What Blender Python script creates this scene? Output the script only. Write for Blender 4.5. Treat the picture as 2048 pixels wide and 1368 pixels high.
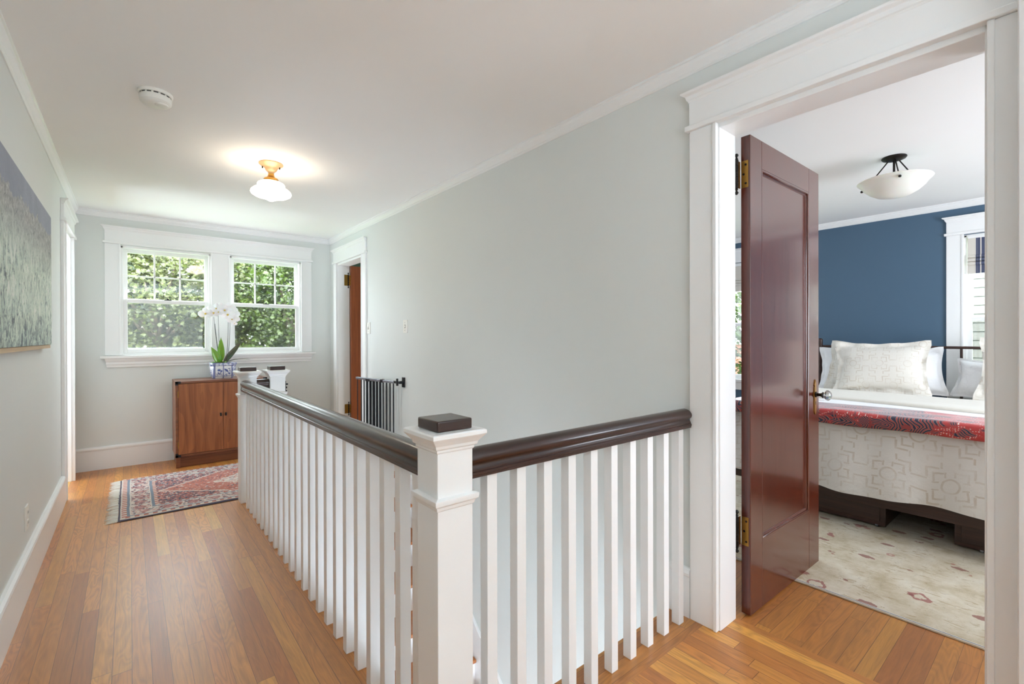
import bpy, math, random
from mathutils import Vector, Matrix, Euler

# ------------------------------------------------------------------ camera, sky, sun, lights, exposure
S = bpy.context.scene
for o in list(bpy.data.objects): bpy.data.objects.remove(o, do_unlink=True)
COL = S.collection
S.view_settings.view_transform = 'Standard'
S.view_settings.look = 'None'
S.view_settings.gamma = 1.0
S.view_settings.use_curve_mapping = False
S.view_settings.exposure = 0.84
S.cycles.use_denoising = True
S.cycles.max_bounces = 10
S.cycles.diffuse_bounces = 6
S.cycles.glossy_bounces = 4
S.cycles.transmission_bounces = 6
S.cycles.transparent_max_bounces = 8
S.cycles.caustics_reflective = False
S.cycles.caustics_refractive = False
S.cycles.sample_clamp_indirect = 8.0

PI = math.pi
def R(d): return math.radians(d)

cam_d = bpy.data.cameras.new('camera')
cam = bpy.data.objects.new('camera', cam_d)
COL.objects.link(cam)
YAW, PITCH, ROLL = R(39.3358), R(-0.1552), R(-0.1513)
Fv = Vector((math.sin(YAW)*math.cos(PITCH), math.cos(YAW)*math.cos(PITCH), math.sin(PITCH)))
Rv = Vector((math.cos(YAW), -math.sin(YAW), 0)); Uv = Rv.cross(Fv)
R2 = Rv*math.cos(ROLL)+Uv*math.sin(ROLL); U2 = -Rv*math.sin(ROLL)+Uv*math.cos(ROLL)
m = Matrix((R2, U2, -Fv)).transposed().to_4x4(); m.translation = (0, 0, 1.2309)
cam.matrix_world = m
cam_d.sensor_width = 36; cam_d.lens = 930.87/2048*36
cam_d.shift_y = (678.03-684)/2048
cam_d.clip_start = .02; cam_d.clip_end = 200
S.camera = cam

W = bpy.data.worlds.new('sky'); S.world = W; W.use_nodes = True
wn = W.node_tree.nodes; bg = wn['Background']
bg.inputs[0].default_value = (.86, .93, 1.0, 1); bg.inputs[1].default_value = 9.0

def light(name, kind, loc, rot, energy, color=(1, 1, 1), **kw):
    d = bpy.data.lights.new(name, kind); d.energy = energy; d.color = color
    for k, v in kw.items(): setattr(d, k, v)
    o = bpy.data.objects.new(name, d); o.location = loc; o.rotation_euler = rot
    COL.objects.link(o); return o
sd = Vector((.42, .62, -.75)).to_track_quat('-Z', 'Y').to_euler()
light('sun', 'SUN', (0, -5, 12), sd, 8.0, (1, .95, .86), angle=R(1.0))
AR = dict(shape='RECTANGLE')
# added fill behind the camera
light('landing_fill', 'AREA', (.75, -6.2, 1.3), (R(90), 0, 0), 15, (.80, .90, 1), size=2.1, size_y=2.0, **AR)
# added area fills in front of the bedroom's two windowless side walls
light('bedroom_fill', 'AREA', (3.9, -1.62, 1.45), (R(90), 0, 0), 52, (.84, .91, 1), size=1.6, size_y=1.3, **AR)
light('bedroom_fill_north', 'AREA', (3.7, 3.36, 1.5), (R(-90), 0, 0), 12, (.84, .92, 1), size=1.4, size_y=1.2, **AR)
# sky portals in the windows that are in view
def portal(name, loc, rot, w, h):
    o = light(name, 'AREA', loc, rot, 1, size=w, size_y=h, **AR); o.data.cycles.is_portal = True
portal('portal', (.296, 5.99, 1.6), (R(-90), 0, 0), .76, 1.08)
portal('portal', (1.2, 5.99, 1.6), (R(-90), 0, 0), .76, 1.08)
portal('portal', (5.9, .26, 1.4), (R(90), 0, R(90)), .84, 1.5)
portal('portal', (5.9, 2.65, 1.4), (R(90), 0, R(90)), .84, 1.5)
light('side_room_fill', 'AREA', (3.9, 4.95, 1.0), (R(98), 0, R(90)), 24, (.84, .92, 1), size=.8, size_y=1.1, **AR)  # added fill, brightens the brown door and spills into the far hall
light('downstairs_fill', 'AREA', (1.3, .2, -2.0), (R(135), 0, 0), 44, (.71, .84, 1), size=1.1, size_y=1.2, **AR)  # unseen fill added below, aimed up to brighten hall ceiling and right wall
light('side_bath_fill', 'AREA', (-1.6, 5.35, 1.15), (R(96), 0, R(-90)), 27, (.76, .87, 1), size=.8, size_y=1.2, **AR)  # added fill behind the left doorway, no window there; brightens the far hall
light('landing_bounce_fill', 'AREA', (.7, -2.6, 1.0), (R(180), 0, 0), 78, (.70, .85, 1), size=1.6, size_y=1.6, **AR)  # unseen upward fill, added to bounce light off the landing ceiling

# ------------------------------------------------------------------ materials
class NT:
    def __init__(s, name):
        s.m = bpy.data.materials.new(name); s.m.use_nodes = True
        s.t = s.m.node_tree; s.n = s.t.nodes; s.p = s.n['Principled BSDF']; s.out = s.n['Material Output']
    def new(s, ty, **kw):
        n = s.n.new(ty)
        for k, v in kw.items(): setattr(n, k, v)
        return n
    def put(s, sock, v):
        if isinstance(v, bpy.types.NodeSocket): s.t.links.new(v, sock)
        elif v is not None:
            if hasattr(sock.default_value, '__len__') and isinstance(v, (tuple, list)) and len(v) == 3 and len(sock.default_value) == 4: v = (*v, 1)
            sock.default_value = v
    def m_(s, op, a, b=None, c=None, clamp=False):
        n = s.new('ShaderNodeMath', operation=op, use_clamp=clamp)
        s.put(n.inputs[0], a)
        if b is not None: s.put(n.inputs[1], b)
        if c is not None: s.put(n.inputs[2], c)
        return n.outputs[0]
    def coord(s, kind='Object'):
        return s.new('ShaderNodeTexCoord').outputs[kind]
    def pos(s): return s.new('ShaderNodeNewGeometry').outputs['Position']
    def xyz(s, v):
        n = s.new('ShaderNodeSeparateXYZ'); s.put(n.inputs[0], v); return n.outputs
    def comb(s, x=0., y=0., z=0.):
        n = s.new('ShaderNodeCombineXYZ'); s.put(n.inputs[0], x); s.put(n.inputs[1], y); s.put(n.inputs[2], z); return n.outputs[0]
    def scale(s, v, sc):
        n = s.new('ShaderNodeMapping'); s.put(n.inputs[0], v); n.inputs['Scale'].default_value = sc; return n.outputs[0]
    def noise(s, v, sc=5., det=3., rough=.5, dist=0., out=0):
        n = s.new('ShaderNodeTexNoise'); s.put(n.inputs['Vector'], v); s.put(n.inputs['Scale'], sc)
        s.put(n.inputs['Detail'], det); s.put(n.inputs['Roughness'], rough); s.put(n.inputs['Distortion'], dist); return n.outputs[out]
    def vor(s, v, sc=5., feature='F1', out='Distance', rnd=1.):
        n = s.new('ShaderNodeTexVoronoi', feature=feature); s.put(n.inputs['Vector'], v); s.put(n.inputs['Scale'], sc)
        n.inputs['Randomness'].default_value = rnd; return n.outputs[out]
    def white(s, v, out=0):
        n = s.new('ShaderNodeTexWhiteNoise', noise_dimensions='3D'); s.put(n.inputs['Vector'], v); return n.outputs[out]
    def ramp(s, f, stops, interp='LINEAR'):
        n = s.new('ShaderNodeValToRGB'); n.color_ramp.interpolation = interp; e = n.color_ramp.elements
        while len(e) < len(stops): e.new(.5)
        for i, (p, c) in enumerate(stops):
            e[i].position = p; e[i].color = (*c, 1) if isinstance(c, (tuple, list)) else (c, c, c, 1)
        s.put(n.inputs[0], f); return n.outputs[0]
    def mix(s, f, a, b, mode='MIX'):
        n = s.new('ShaderNodeMix', data_type='RGBA', blend_type=mode)
        s.put(n.inputs[0], f); s.put(n.inputs[6], a); s.put(n.inputs[7], b); return n.outputs[2]
    def bump(s, h, strength=.3, dist=.01):
        n = s.new('ShaderNodeBump'); s.put(n.inputs['Height'], h); n.inputs['Strength'].default_value = strength
        n.inputs['Distance'].default_value = dist; s.t.links.new(n.outputs[0], s.p.inputs['Normal']); return n
    def set(s, col=None, rough=None, **kw):
        if col is not None: s.put(s.p.inputs['Base Color'], col)
        if rough is not None: s.put(s.p.inputs['Roughness'], rough)
        for k, v in kw.items(): s.put(s.p.inputs[k.replace('_', ' ')], v)
        return s.m

def srgb(r, g, b):
    f = lambda c: (c/255/12.92 if c <= 10 else ((c/255+.055)/1.055)**2.4)
    return (f(r), f(g), f(b))

def paint(name, c, rough=.5, bump=.04, sc=60):
    n = NT(name); v = n.coord()
    k = n.noise(v, 3., 3.)
    n.set(n.mix(k, tuple(x*.985 for x in c), tuple(min(1, x*1.01) for x in c)), rough)
    n.bump(n.noise(v, sc, 2.), bump, .002)
    return n.m
WALL = paint('pale_grey_green_paint', srgb(225, 228, 225), .55)
CEIL = paint('ceiling_paint', srgb(247, 246, 244), .8)
WHITE = paint('white_gloss_paint', srgb(241, 241, 240), .3, .06, 25)
BLUE = paint('slate_blue_paint', srgb(74, 100, 122), .6)
GREEN = paint('dark_green_paint', srgb(66, 92, 74), .6)
PLASTIC = NT('white_plastic').set(srgb(238, 236, 228), .35)
GREYP = NT('grey_slot').set(srgb(90, 88, 84), .5)
BLACK = NT('black_metal').set(srgb(24, 25, 29), .35, Metallic=.3)
BRONZE = NT('dark_bronze').set(srgb(38, 34, 30), .4, Metallic=.7)
BRASS = NT('aged_brass').set(srgb(176, 132, 62), .33, Metallic=.9)
STEEL = NT('brushed_steel').set(srgb(150, 155, 165), .3, Metallic=.8)

def wood(name, c1, c2, axis, rough=.35, scale=1., coat=0., streak=.35, rings=0.):
    """grain runs along the given axis of the object"""
    n = NT(name); v = n.coord()
    sc = [26*scale]*3; sc[axis] = 1.3*scale
    g = n.noise(n.scale(v, tuple(sc)), 1., 6., .6, .6)
    sc2 = [120*scale]*3; sc2[axis] = 5*scale
    f = n.noise(n.scale(v, tuple(sc2)), 1., 3., .6)
    k = n.m_('ADD', n.m_('MULTIPLY', g, 1-streak), n.m_('MULTIPLY', f, streak))
    if rings:
        sc3 = [4.5*scale]*3; sc3[axis] = .8*scale
        w = n.m_('FRACT', n.m_('MULTIPLY', n.noise(n.scale(v, tuple(sc3)), 1., 2.), 14.))
        k = n.m_('ADD', n.m_('MULTIPLY', k, 1-rings), n.m_('MULTIPLY', w, rings))
    c = n.ramp(k, [(.28, c1), (.72, c2)])
    n.set(c, rough, Coat_Weight=coat, Coat_Roughness=.12); n.bump(f, .12, .001)
    return n.m
MAHOG = wood('mahogany_door', srgb(58, 20, 10), srgb(108, 46, 26), 2, .25, 1., .6, .55)
WALNUT = wood('walnut_cabinet', srgb(112, 58, 28), srgb(184, 112, 62), 2, .38, .8, .1, .35, .10)
WALNUTX = wood('walnut_cabinet_frame', srgb(88, 46, 26), srgb(150, 90, 54), 0, .35, .9, .1)
DOORBR = wood('brown_door', srgb(112, 56, 28), srgb(160, 88, 48), 2, .35, 1., .2)
RAILW = wood('dark_stained_handrail', srgb(34, 16, 12), srgb(62, 33, 25), 1, .3, 1.3, .3)
RAILX = wood('dark_stained_handrail_x', srgb(34, 16, 12), srgb(62, 33, 25), 0, .3, 1.3, .3)
BEDW = wood('bed_walnut', srgb(38, 22, 18), srgb(74, 44, 34), 1, .4, 1., .1)
TREADW = wood('oak_tread', srgb(150, 84, 40), srgb(196, 124, 66), 0, .3, 1., .2)
FRAMEW = wood('pale_frame_wood', srgb(190, 160, 122), srgb(222, 196, 160), 1, .5)

def boards(name, axis, width, tint=1.):
    """strip floor whose boards run along the given world axis (0 = x, 1 = y)"""
    n = NT(name); p = n.xyz(n.pos())
    a, b = (p[1], p[0]) if axis == 0 else (p[0], p[1])       # across, along
    ia = n.m_('DIVIDE', a, width); row = n.m_('FLOOR', ia); fa = n.m_('FRACT', ia)
    r1 = n.white(n.comb(row, 3.7, 1.1))
    L = n.m_('ADD', .75, n.m_('MULTIPLY', n.white(n.comb(row, 9.1, 4.)), .9))
    ib = n.m_('ADD', n.m_('DIVIDE', b, L), n.m_('MULTIPLY', r1, 7.)); seg = n.m_('FLOOR', ib); fb = n.m_('FRACT', ib)
    rnd = n.white(n.comb(row, seg, 2.3)); rnd2 = n.white(n.comb(row, seg, 8.9))
    off = n.m_('MULTIPLY', rnd, 37.)
    g = n.noise(n.comb(n.m_('ADD', n.m_('MULTIPLY', a, 42.), off), n.m_('MULTIPLY', b, 2.2), off), 1., 5., .6, 1.2)
    fine = n.noise(n.comb(n.m_('MULTIPLY', a, 260.), n.m_('ADD', n.m_('MULTIPLY', b, 9.), off), 0.), 1., 2., .5)
    rg = n.noise(n.comb(n.m_('ADD', n.m_('MULTIPLY', a, 11.), off), n.m_('MULTIPLY', b, 1.6), off), 1., 2., .5, .4)
    ring = n.m_('ABSOLUTE', n.m_('SUBTRACT', n.m_('FRACT', n.m_('MULTIPLY', rg, 16.)), .5))
    tone = n.ramp(rnd, [(0., srgb(186*tint, 114*tint, 50*tint)), (.3, srgb(196*tint, 126*tint, 54*tint)), (.75, srgb(204*tint, 136*tint, 59*tint)), (.93, srgb(214*tint, 150*tint, 66*tint)), (1., srgb(232*tint, 178*tint, 82*tint))])
    gr = n.m_('ADD', n.m_('ADD', n.m_('MULTIPLY', g, .5), n.m_('MULTIPLY', ring, n.m_('MULTIPLY', rnd2, .6))), n.m_('MULTIPLY', fine, .28))
    dark = n.ramp(gr, [(.25, .60), (.60, 1.06)])
    col = n.mix(1., tone, dark, 'MULTIPLY')
    e1 = n.m_('MINIMUM', fa, n.m_('SUBTRACT', 1., fa))
    e2 = n.m_('MULTIPLY', n.m_('MINIMUM', fb, n.m_('SUBTRACT', 1., fb)), n.m_('DIVIDE', L, width))
    e = n.m_('MINIMUM', e1, e2)
    thr = n.m_('ADD', .008, n.m_('MULTIPLY', n.white(n.comb(row, 5.5, 6.6)), .014))
    seam = n.m_('LESS_THAN', e, thr)
    col = n.mix(n.m_('MULTIPLY', seam, .72), col, srgb(70, 36, 18))
    n.set(col, n.m_('ADD', .40, n.m_('MULTIPLY', fine, .12)), Coat_Weight=.6, Coat_Roughness=.36)
    h = n.m_('SUBTRACT', n.m_('MULTIPLY', gr, .35), n.m_('MULTIPLY', seam, 1.))
    wav = n.noise(n.comb(n.m_('MULTIPLY', a, 30.), n.m_('MULTIPLY', b, 8.), off), 1., 2.)
    n.bump(n.m_('ADD', h, n.m_('MULTIPLY', wav, .5)), .10, .003)
    return n.m
OAKY = boards('oak_boards_along_hall', 1, .0575, 1.0)
OAKX = boards('oak_boards_across', 0, .0585, .92)

# ------------------------------------------------------------------ mesh builder
def ident(p): return Vector(p)
class MB:
    def __init__(s, f=ident): s.v = []; s.fa = []; s.mi = []; s.f = f; s.cur = 0
    def add(s, vs, fs):
        k = len(s.v); s.v += [s.f(p) for p in vs]; s.fa += [tuple(i+k for i in f) for f in fs]; s.mi += [s.cur]*len(fs)
        return s
    def box(s, x0, x1, y0, y1, z0, z1):
        v = [(x, y, z) for z in (z0, z1) for y in (y0, y1) for x in (x0, x1)]
        return s.add(v, [(0, 2, 3, 1), (4, 5, 7, 6), (0, 1, 5, 4), (2, 6, 7, 3), (0, 4, 6, 2), (1, 3, 7, 5)])
    def quad(s, *p): return s.add(p, [tuple(range(len(p)))])
    def cyl(s, c0, c1, r0, r1=None, n=12, cap=True):
        r1 = r0 if r1 is None else r1; a, b = Vector(c0), Vector(c1); d = (b-a).normalized()
        u = d.orthogonal().normalized(); w = d.cross(u); vs = []
        for c, r in ((a, r0), (b, r1)):
            for i in range(n):
                t = 2*PI*i/n; vs.append(c+u*math.cos(t)*r+w*math.sin(t)*r)
        fs = [(i, (i+1) % n, n+(i+1) % n, n+i) for i in range(n)]
        if cap: fs += [tuple(range(n-1, -1, -1)), tuple(range(n, 2*n))]
        return s.add(vs, fs)
    def tube(s, pts, rad, n=8):
        pts = [Vector(p) for p in pts]; rad = rad if isinstance(rad, (list, tuple)) else [rad]*len(pts)
        vs = []; u = None
        for i, p in enumerate(pts):
            d = (pts[min(i+1, len(pts)-1)]-pts[max(i-1, 0)]).normalized()
            u = (d.orthogonal() if u is None else (u-d*u.dot(d))).normalized(); w = d.cross(u)
            for k in range(n):
                t = 2*PI*k/n; vs.append(p+(u*math.cos(t)+w*math.sin(t))*rad[i])
        m = len(pts)
        fs = [(i*n+k, i*n+(k+1) % n, (i+1)*n+(k+1) % n, (i+1)*n+k) for i in range(m-1) for k in range(n)]
        fs += [tuple(range(n-1, -1, -1)), tuple(range((m-1)*n, m*n))]
        return s.add(vs, fs)
    def lathe(s, c, prof, n=32, ax='z', sx=1., sy=1.):
        """prof: (radius, height) pairs; ax = axis of turning"""
        vs = []; fs = []
        for r, h in prof:
            for i in range(n):
                t = 2*PI*i/n; a, b = r*math.cos(t)*sx, r*math.sin(t)*sy
                p = (a, b, h) if ax == 'z' else ((a, h, b) if ax == 'y' else (h, a, b))
                vs.append((c[0]+p[0], c[1]+p[1], c[2]+p[2]))
        for j in range(len(prof)-1):
            for i in range(n): fs.append((j*n+i, j*n+(i+1) % n, (j+1)*n+(i+1) % n, (j+1)*n+i))
        if prof[0][0] > 1e-5: fs.append(tuple(range(n-1, -1, -1)))
        if prof[-1][0] > 1e-5: fs.append(tuple(range((len(prof)-1)*n, len(prof)*n)))
        return s.add(vs, fs)
    def sweep(s, prof, p0, p1, ua, va, closed=True, m0=0., m1=0.):
        """extrude a 2-D profile (a, b) from p0 to p1; ua, va = world directions; m0/m1 mitre the ends by a"""
        p0, p1, ua, va = map(Vector, (p0, p1, ua, va)); d = (p1-p0).normalized(); n = len(prof); vs = []
        for p, mm in ((p0, m0), (p1, -m1)):
            for a, b in prof: vs.append(p+ua*a+va*b-d*a*mm)
        fs = [(i, (i+1) % n, n+(i+1) % n, n+i) for i in range(n if closed else n-1)]
        if closed: fs += [tuple(range(n-1, -1, -1)), tuple(range(n, 2*n))]
        return s.add(vs, fs)
    def ringstack(s, cx, cy, levels):
        """square mouldings: (half width, z) pairs joined up"""
        vs = []; fs = []
        for h, z in levels: vs += [(cx-h, cy-h, z), (cx+h, cy-h, z), (cx+h, cy+h, z), (cx-h, cy+h, z)]
        for j in range(len(levels)-1):
            for i in range(4): fs.append((j*4+i, j*4+(i+1) % 4, (j+1)*4+(i+1) % 4, (j+1)*4+i))
        fs += [(3, 2, 1, 0), tuple(range(len(vs)-4, len(vs)))]
        return s.add(vs, fs)
    def grid(s, nu, nv, fn, wrapu=False):
        vs = [fn(i/(nu if wrapu else nu-1), j/(nv-1)) for j in range(nv) for i in range(nu)]
        fs = []
        for j in range(nv-1):
            for i in range(nu if wrapu else nu-1): fs.append((j*nu+i, j*nu+(i+1) % nu, (j+1)*nu+(i+1) % nu, (j+1)*nu+i))
        return s.add(vs, fs)

def wloc(o):
    v = Vector((0, 0, 0))
    while o: v += o.location; o = o.parent
    return v
def build(name, mb, mats, parent=None, bevel=0., smooth=None, solid=0., sub=0, base=None, bseg=2):
    """one mesh object; vertices are given in world coordinates"""
    if parent is None:
        if base is None:
            lo = [min(v[i] for v in mb.v) for i in range(3)]; hi = [max(v[i] for v in mb.v) for i in range(3)]
            base = ((lo[0]+hi[0])/2, (lo[1]+hi[1])/2, lo[2])
        org = Vector(base)
    else: org = wloc(parent)
    me = bpy.data.meshes.new(name)
    me.from_pydata([tuple(Vector(v)-org) for v in mb.v], [], mb.fa)
    mats = mats if isinstance(mats, (list, tuple)) else [mats]
    for mt in mats: me.materials.append(mt)
    if len(mats) > 1: me.polygons.foreach_set('material_index', mb.mi)
    me.update()
    import bmesh
    bm = bmesh.new(); bm.from_mesh(me); bmesh.ops.recalc_face_normals(bm, faces=bm.faces); bm.to_mesh(me); bm.free()
    if smooth is not None:
        me.shade_smooth(); me.set_sharp_from_angle(angle=R(smooth))
    o = bpy.data.objects.new(name, me); COL.objects.link(o)
    if parent is None: o.location = org
    else: o.parent = parent
    if bevel:
        b = o.modifiers.new('bevel', 'BEVEL'); b.width = bevel; b.segments = bseg; b.limit_method = 'ANGLE'; b.angle_limit = R(40)
    if solid:
        b = o.modifiers.new('thickness', 'SOLIDIFY'); b.thickness = solid; b.offset = -1
    if sub:
        b = o.modifiers.new('subdivision', 'SUBSURF'); b.levels = sub; b.render_levels = sub
    return o
def tag(o, label=None, cat=None, group=None, kind=None):
    for k, v in (('label', label), ('category', cat), ('group', group), ('kind', kind)):
        if v: o[k] = v
    return o
def empty(name, loc, label=None, cat=None, group=None, kind=None):
    o = bpy.data.objects.new(name, None); o.empty_display_size = .1; o.location = loc; COL.objects.link(o)
    return tag(o, label, cat, group, kind)
def struct(name, mb, mats, label, cat, **kw):
    return tag(build(name, mb, mats, **kw), label, cat, kind='structure')
def copy_tree(o, parent=None):
    c = o.copy(); COL.objects.link(c)
    if parent: c.parent = parent
    for ch in list(o.children): copy_tree(ch, c)
    return c

# ------------------------------------------------------------------ the setting
XL, XR, YF, H = -.40, 1.906, 5.86, 2.438
XRB, XBL = 2.02, 5.78           # bedroom side of the shared wall, blue wall
def wall_x(mb, x0, x1, y0, y1, z0, z1, holes):
    """wall slab in the y-z plane with rectangular holes (ya, yb, za, zb)"""
    ys = sorted({y0, y1, *[h[0] for h in holes], *[h[1] for h in holes]})
    for a, b in zip(ys, ys[1:]):
        hs = sorted([(h[2], h[3]) for h in holes if h[0] <= a+1e-6 and h[1] >= b-1e-6])
        z = z0
        for za, zb in hs:
            if za > z: mb.box(x0, x1, a, b, z, za)
            z = zb
        if z < z1: mb.box(x0, x1, a, b, z, z1)
def wall_y(mb, y0, y1, x0, x1, z0, z1, holes):
    t = MB(); wall_x(t, y0, y1, x0, x1, z0, z1, holes)
    mb.add([(v[1], v[0], v[2]) for v in t.v], t.fa)

WZ = (1.07, 2.13)
LO = -2.7
mb = MB(); wall_x(mb, XL-.14, XL, -6.5, 6.0, 0, H, [(4.90, 5.52, 0, 2.11)])
struct('wall_left', mb, WALL, 'pale grey-green hallway wall carrying the big abstract painting', 'wall')
mb = MB(); wall_y(mb, YF, YF+.16, XL-.14, 2.03, 0, H, [(-.075, .665, *WZ), (.832, 1.568, *WZ)])
struct('wall_back', mb, WALL, 'pale grey-green end wall around the pair of hall windows', 'wall')
mb = MB(); wall_x(mb, XR, XRB, -6.5, YF, LO, H, [(.158, .965, -.25, 2.125), (4.805, 5.585, -.25, 2.115)])
struct('wall_right', mb, WALL, 'long pale grey-green hallway wall running down beside the stairwell', 'wall')
mb = MB(); mb.box(XL-.14, XRB, -6.64, -6.5, 0, H)
struct('wall_front', mb, WALL, 'landing wall behind the viewpoint', 'wall')
W1 = (-.14, .655, .72, 2.13); W2 = (2.25, 3.05, .72, 2.13)
mb = MB(); wall_x(mb, XBL-.03, XBL+.13, -1.75, 3.55, 0, H, [W1, W2])
struct('wall_bedroom_back', mb, BLUE, 'slate blue bedroom wall behind the headboard', 'wall')
mb = MB(); mb.box(XRB, XBL+.13, -1.75, -1.65, 0, H)
struct('wall_bedroom_right', mb, BLUE, 'slate blue bedroom side wall out of view to the right', 'wall')
mb = MB(); mb.box(XRB, XBL+.13, 3.4, 3.5, 0, H)
struct('wall_bedroom_left', mb, BLUE, 'slate blue bedroom side wall hidden by the open door', 'wall')
mb = MB(); mb.box(XRB, 4.3, 3.7, 3.8, 0, H); mb.box(XRB, 4.3, YF, 6.0, 0, H); mb.box(4.2, 4.3, 3.7, 6., 0, H)
struct('wall_side_room', mb, GREEN, 'dark green walls of the room behind the far brown door', 'wall')
mb = MB(); mb.box(XL-.14, XBL+.13, -6.64, 6.02, H, H+.12); mb.box(-2.0, XL-.14, 4.3, 6.1, H, H+.12)
struct('ceiling', mb, CEIL, 'smooth white ceiling over hallway and bedroom', 'ceiling')
# floors
SX, SY0, SY1 = .705, 1.185, 3.93
mb = MB()
mb.box(XL-.14, SX, -6.5, YF+.02, -.22, 0)
mb.box(SX, XR+.145, -6.5, 1.02, -.22, 0)
mb.box(SX, XR+.145, SY1, YF+.02, -.22, 0)
mb.cur = 1; mb.box(SX, XR, 1.02, SY0, -.22, 0.0)
struct('floor', mb, [OAKY, OAKX], 'honey oak strip floor of the hallway landing', 'floor')
mb = MB(); mb.box(2.051, XBL+.13, -1.75, 3.7, -.22, 0); mb.box(2.051, 4.3, 3.7, 6., -.22, 0)
struct('floor', mb, OAKX, 'honey oak strip floor of the bedroom running under the cream rug', 'floor')
mb = MB(); mb.box(.3, 3.2, -1.2, 5., LO-.1, LO)
struct('floor', mb, OAKX, 'oak floor at the foot of the stairs', 'floor')
mb = MB(); mb.box(SX-.1, SX, -1.2, 5., LO, -.22); mb.box(SX-.1, XRB, -1.3, -1.2, LO, -.22); mb.box(SX-.1, XRB, 4.2, 4.3, LO, -.22)
struct('wall_stairwell', mb, WALL, 'pale painted walls of the stairwell below the landing', 'wall')
mb = MB(); mb.box(SX-.004, SX+.014, SY0, SY1, -.25, -.02); mb.box(SX, XR, SY0-.006, SY0+.012, -.25, -.02)
struct('trim_1', mb, WHITE, 'white fascia board edging the stairwell opening', 'trim', bevel=.002)

# crown mouldings
CROWN = [(0, 0), (.036, 0), (.036, -.010), (.030, -.013), (.027, -.026), (.017, -.040), (.012, -.046), (.012, -.052), (.006, -.058), (0, -.058)]
def crown(name, p0, p1, nrm, label):
    mb = MB(); mb.sweep(CROWN, (*p0, H), (*p1, H), nrm, (0, 0, 1), m0=-1, m1=-1)
    return struct(name, mb, WHITE, label, 'crown moulding')
crown('trim_2', (XL, YF), (XL, -6.4), (1, 0, 0), 'white crown moulding above the painting wall')
crown('trim_3', (XR, YF), (XL, YF), (0, -1, 0), 'white crown moulding above the hall windows')
crown('trim_4', (XR, -6.4), (XR, YF), (-1, 0, 0), 'white crown moulding along the stairwell wall')
crown('trim_5', (XBL-.03, -1.65), (XBL-.03, 3.4), (-1, 0, 0), 'white crown moulding above the slate blue wall')
# baseboards
BASE = [(0, 0), (.020, 0), (.020, .178), (.024, .184), (.026, .196), (.022, .206), (.012, .214), (0, .215)]
def base(name, p0, p1, nrm, label):
    mb = MB(); mb.sweep(BASE, (*p0, 0), (*p1, 0), nrm, (0, 0, 1))
    return struct(name, mb, WHITE, label, 'baseboard')
base('baseboard_left', (XL, -6.4), (XL, 4.785), (1, 0, 0), 'tall white baseboard under the painting')
base('baseboard_back', (XL+.0, YF), (XR, YF), (0, -1, 0), 'tall white baseboard behind the walnut cabinet')
base('baseboard_right', (XR, 1.082), (XR, 1.182), (-1, 0, 0), 'short white baseboard beside the bedroom door casing')
base('baseboard_right', (XR, 3.98), (XR, 4.69), (-1, 0, 0), 'white baseboard below the light switches')
base('baseboard_bedroom', (XBL-.03, -1.65), (XBL-.03, 3.4), (-1, 0, 0), 'white baseboard under the slate blue wall')

# casings: (u along the wall, w out of the wall, z)
def fx(x, sgn): return lambda p: Vector((x+sgn*p[1], p[0], p[2]))
def fy(y, sgn): return lambda p: Vector((p[0], y+sgn*p[1], p[2]))
CAP = [(0, 0), (.021, 0), (.024, .008), (.028, .012), (.032, .026), (.046, .034), (.048, .044), (0, .044)]
def head(mb, a, b, z):
    """frieze with bead below and moulded cap above, from u=a to u=b, bottom at z"""
    mb.box(a-.014, b+.014, 0, .034, z, z+.022)
    mb.box(a, b, 0, .021, z+.022, z+.128)
    zt = z+.124; vs = []; n = len(CAP)
    for e, sg in ((a, -1), (b, 1)):
        for w, h in CAP: vs.append((e+sg*max(0, w-.018), w, zt+h))
    mb.add(vs, [(i, (i+1) % n, n+(i+1) % n, n+i) for i in range(n)]+[tuple(range(n)), tuple(range(2*n-1, n-1, -1))])
def side(mb, a, b, z0, z1, inner):
    mb.box(a, b, 0, .020, z0, z1)
    k = (b, b-.016) if inner > 0 else (a, a+.016)          # bead at the inner edge
    mb.box(min(k), max(k), .018, .026, z0, z1)
def casing(name, f, a, b, z, wd, label, sides=(1, 1), depth=.13):
    mb = MB(f)
    if sides[0]: side(mb, a-wd, a, 0, z, 1)
    if sides[1]: side(mb, b, b+min(wd, sides[1]), 0, z, -1)
    head(mb, a-(wd if sides[0] else 0), b+(min(wd, sides[1])), z)
    # jamb lining with a stop
    mb.box(a-.012, a+.006, -depth-.006, .004, 0, z); mb.box(b-.006, b+.012, -depth-.006, .004, 0, z); mb.box(a, b, -depth-.006, .004, z-.02, z+.005)
    return struct(name, mb, WHITE, label, 'door casing', bevel=.0025)
casing('trim_6', fx(XR, -1), .168, .958, 2.125, .122, 'white casing around the bedroom doorway', (.04, 1))
casing('trim_7', fx(XR, -1), 4.812, 5.578, 2.115, .108, 'white casing around the far brown door', (1, 1))
casing('trim_8', fx(XL, 1), 4.90, 5.52, 2.11, .115, 'white casing of the doorway beyond the painting', (1, 1))
mb = MB(fx(XRB, 1)); side(mb, .038, .158, 0, 2.125, 1); side(mb, 1.0, 1.12, 0, 2.125, -1); head(mb, .03, 1.12, 2.15)
struct('trim_9', mb, WHITE, 'white casing on the bedroom side of the doorway', 'door casing', bevel=.0025)
mb = MB(); mb.box(1.80, XR, -.4, .1045, 0, H)
struct('trim_10', mb, WHITE, 'white corner board at the right edge of the view', 'trim', bevel=.012)
mb = MB(); mb.box(-1.9, XL-.14, 4.3, 4.4, 0, H); mb.box(-1.9, XL-.14, 6.0, 6.1, 0, H); mb.box(-2.0, -1.9, 4.3, 6.1, 0, H)
struct('wall_side_bath', mb, WALL, 'pale walls of the little room through the left doorway', 'wall')
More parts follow.
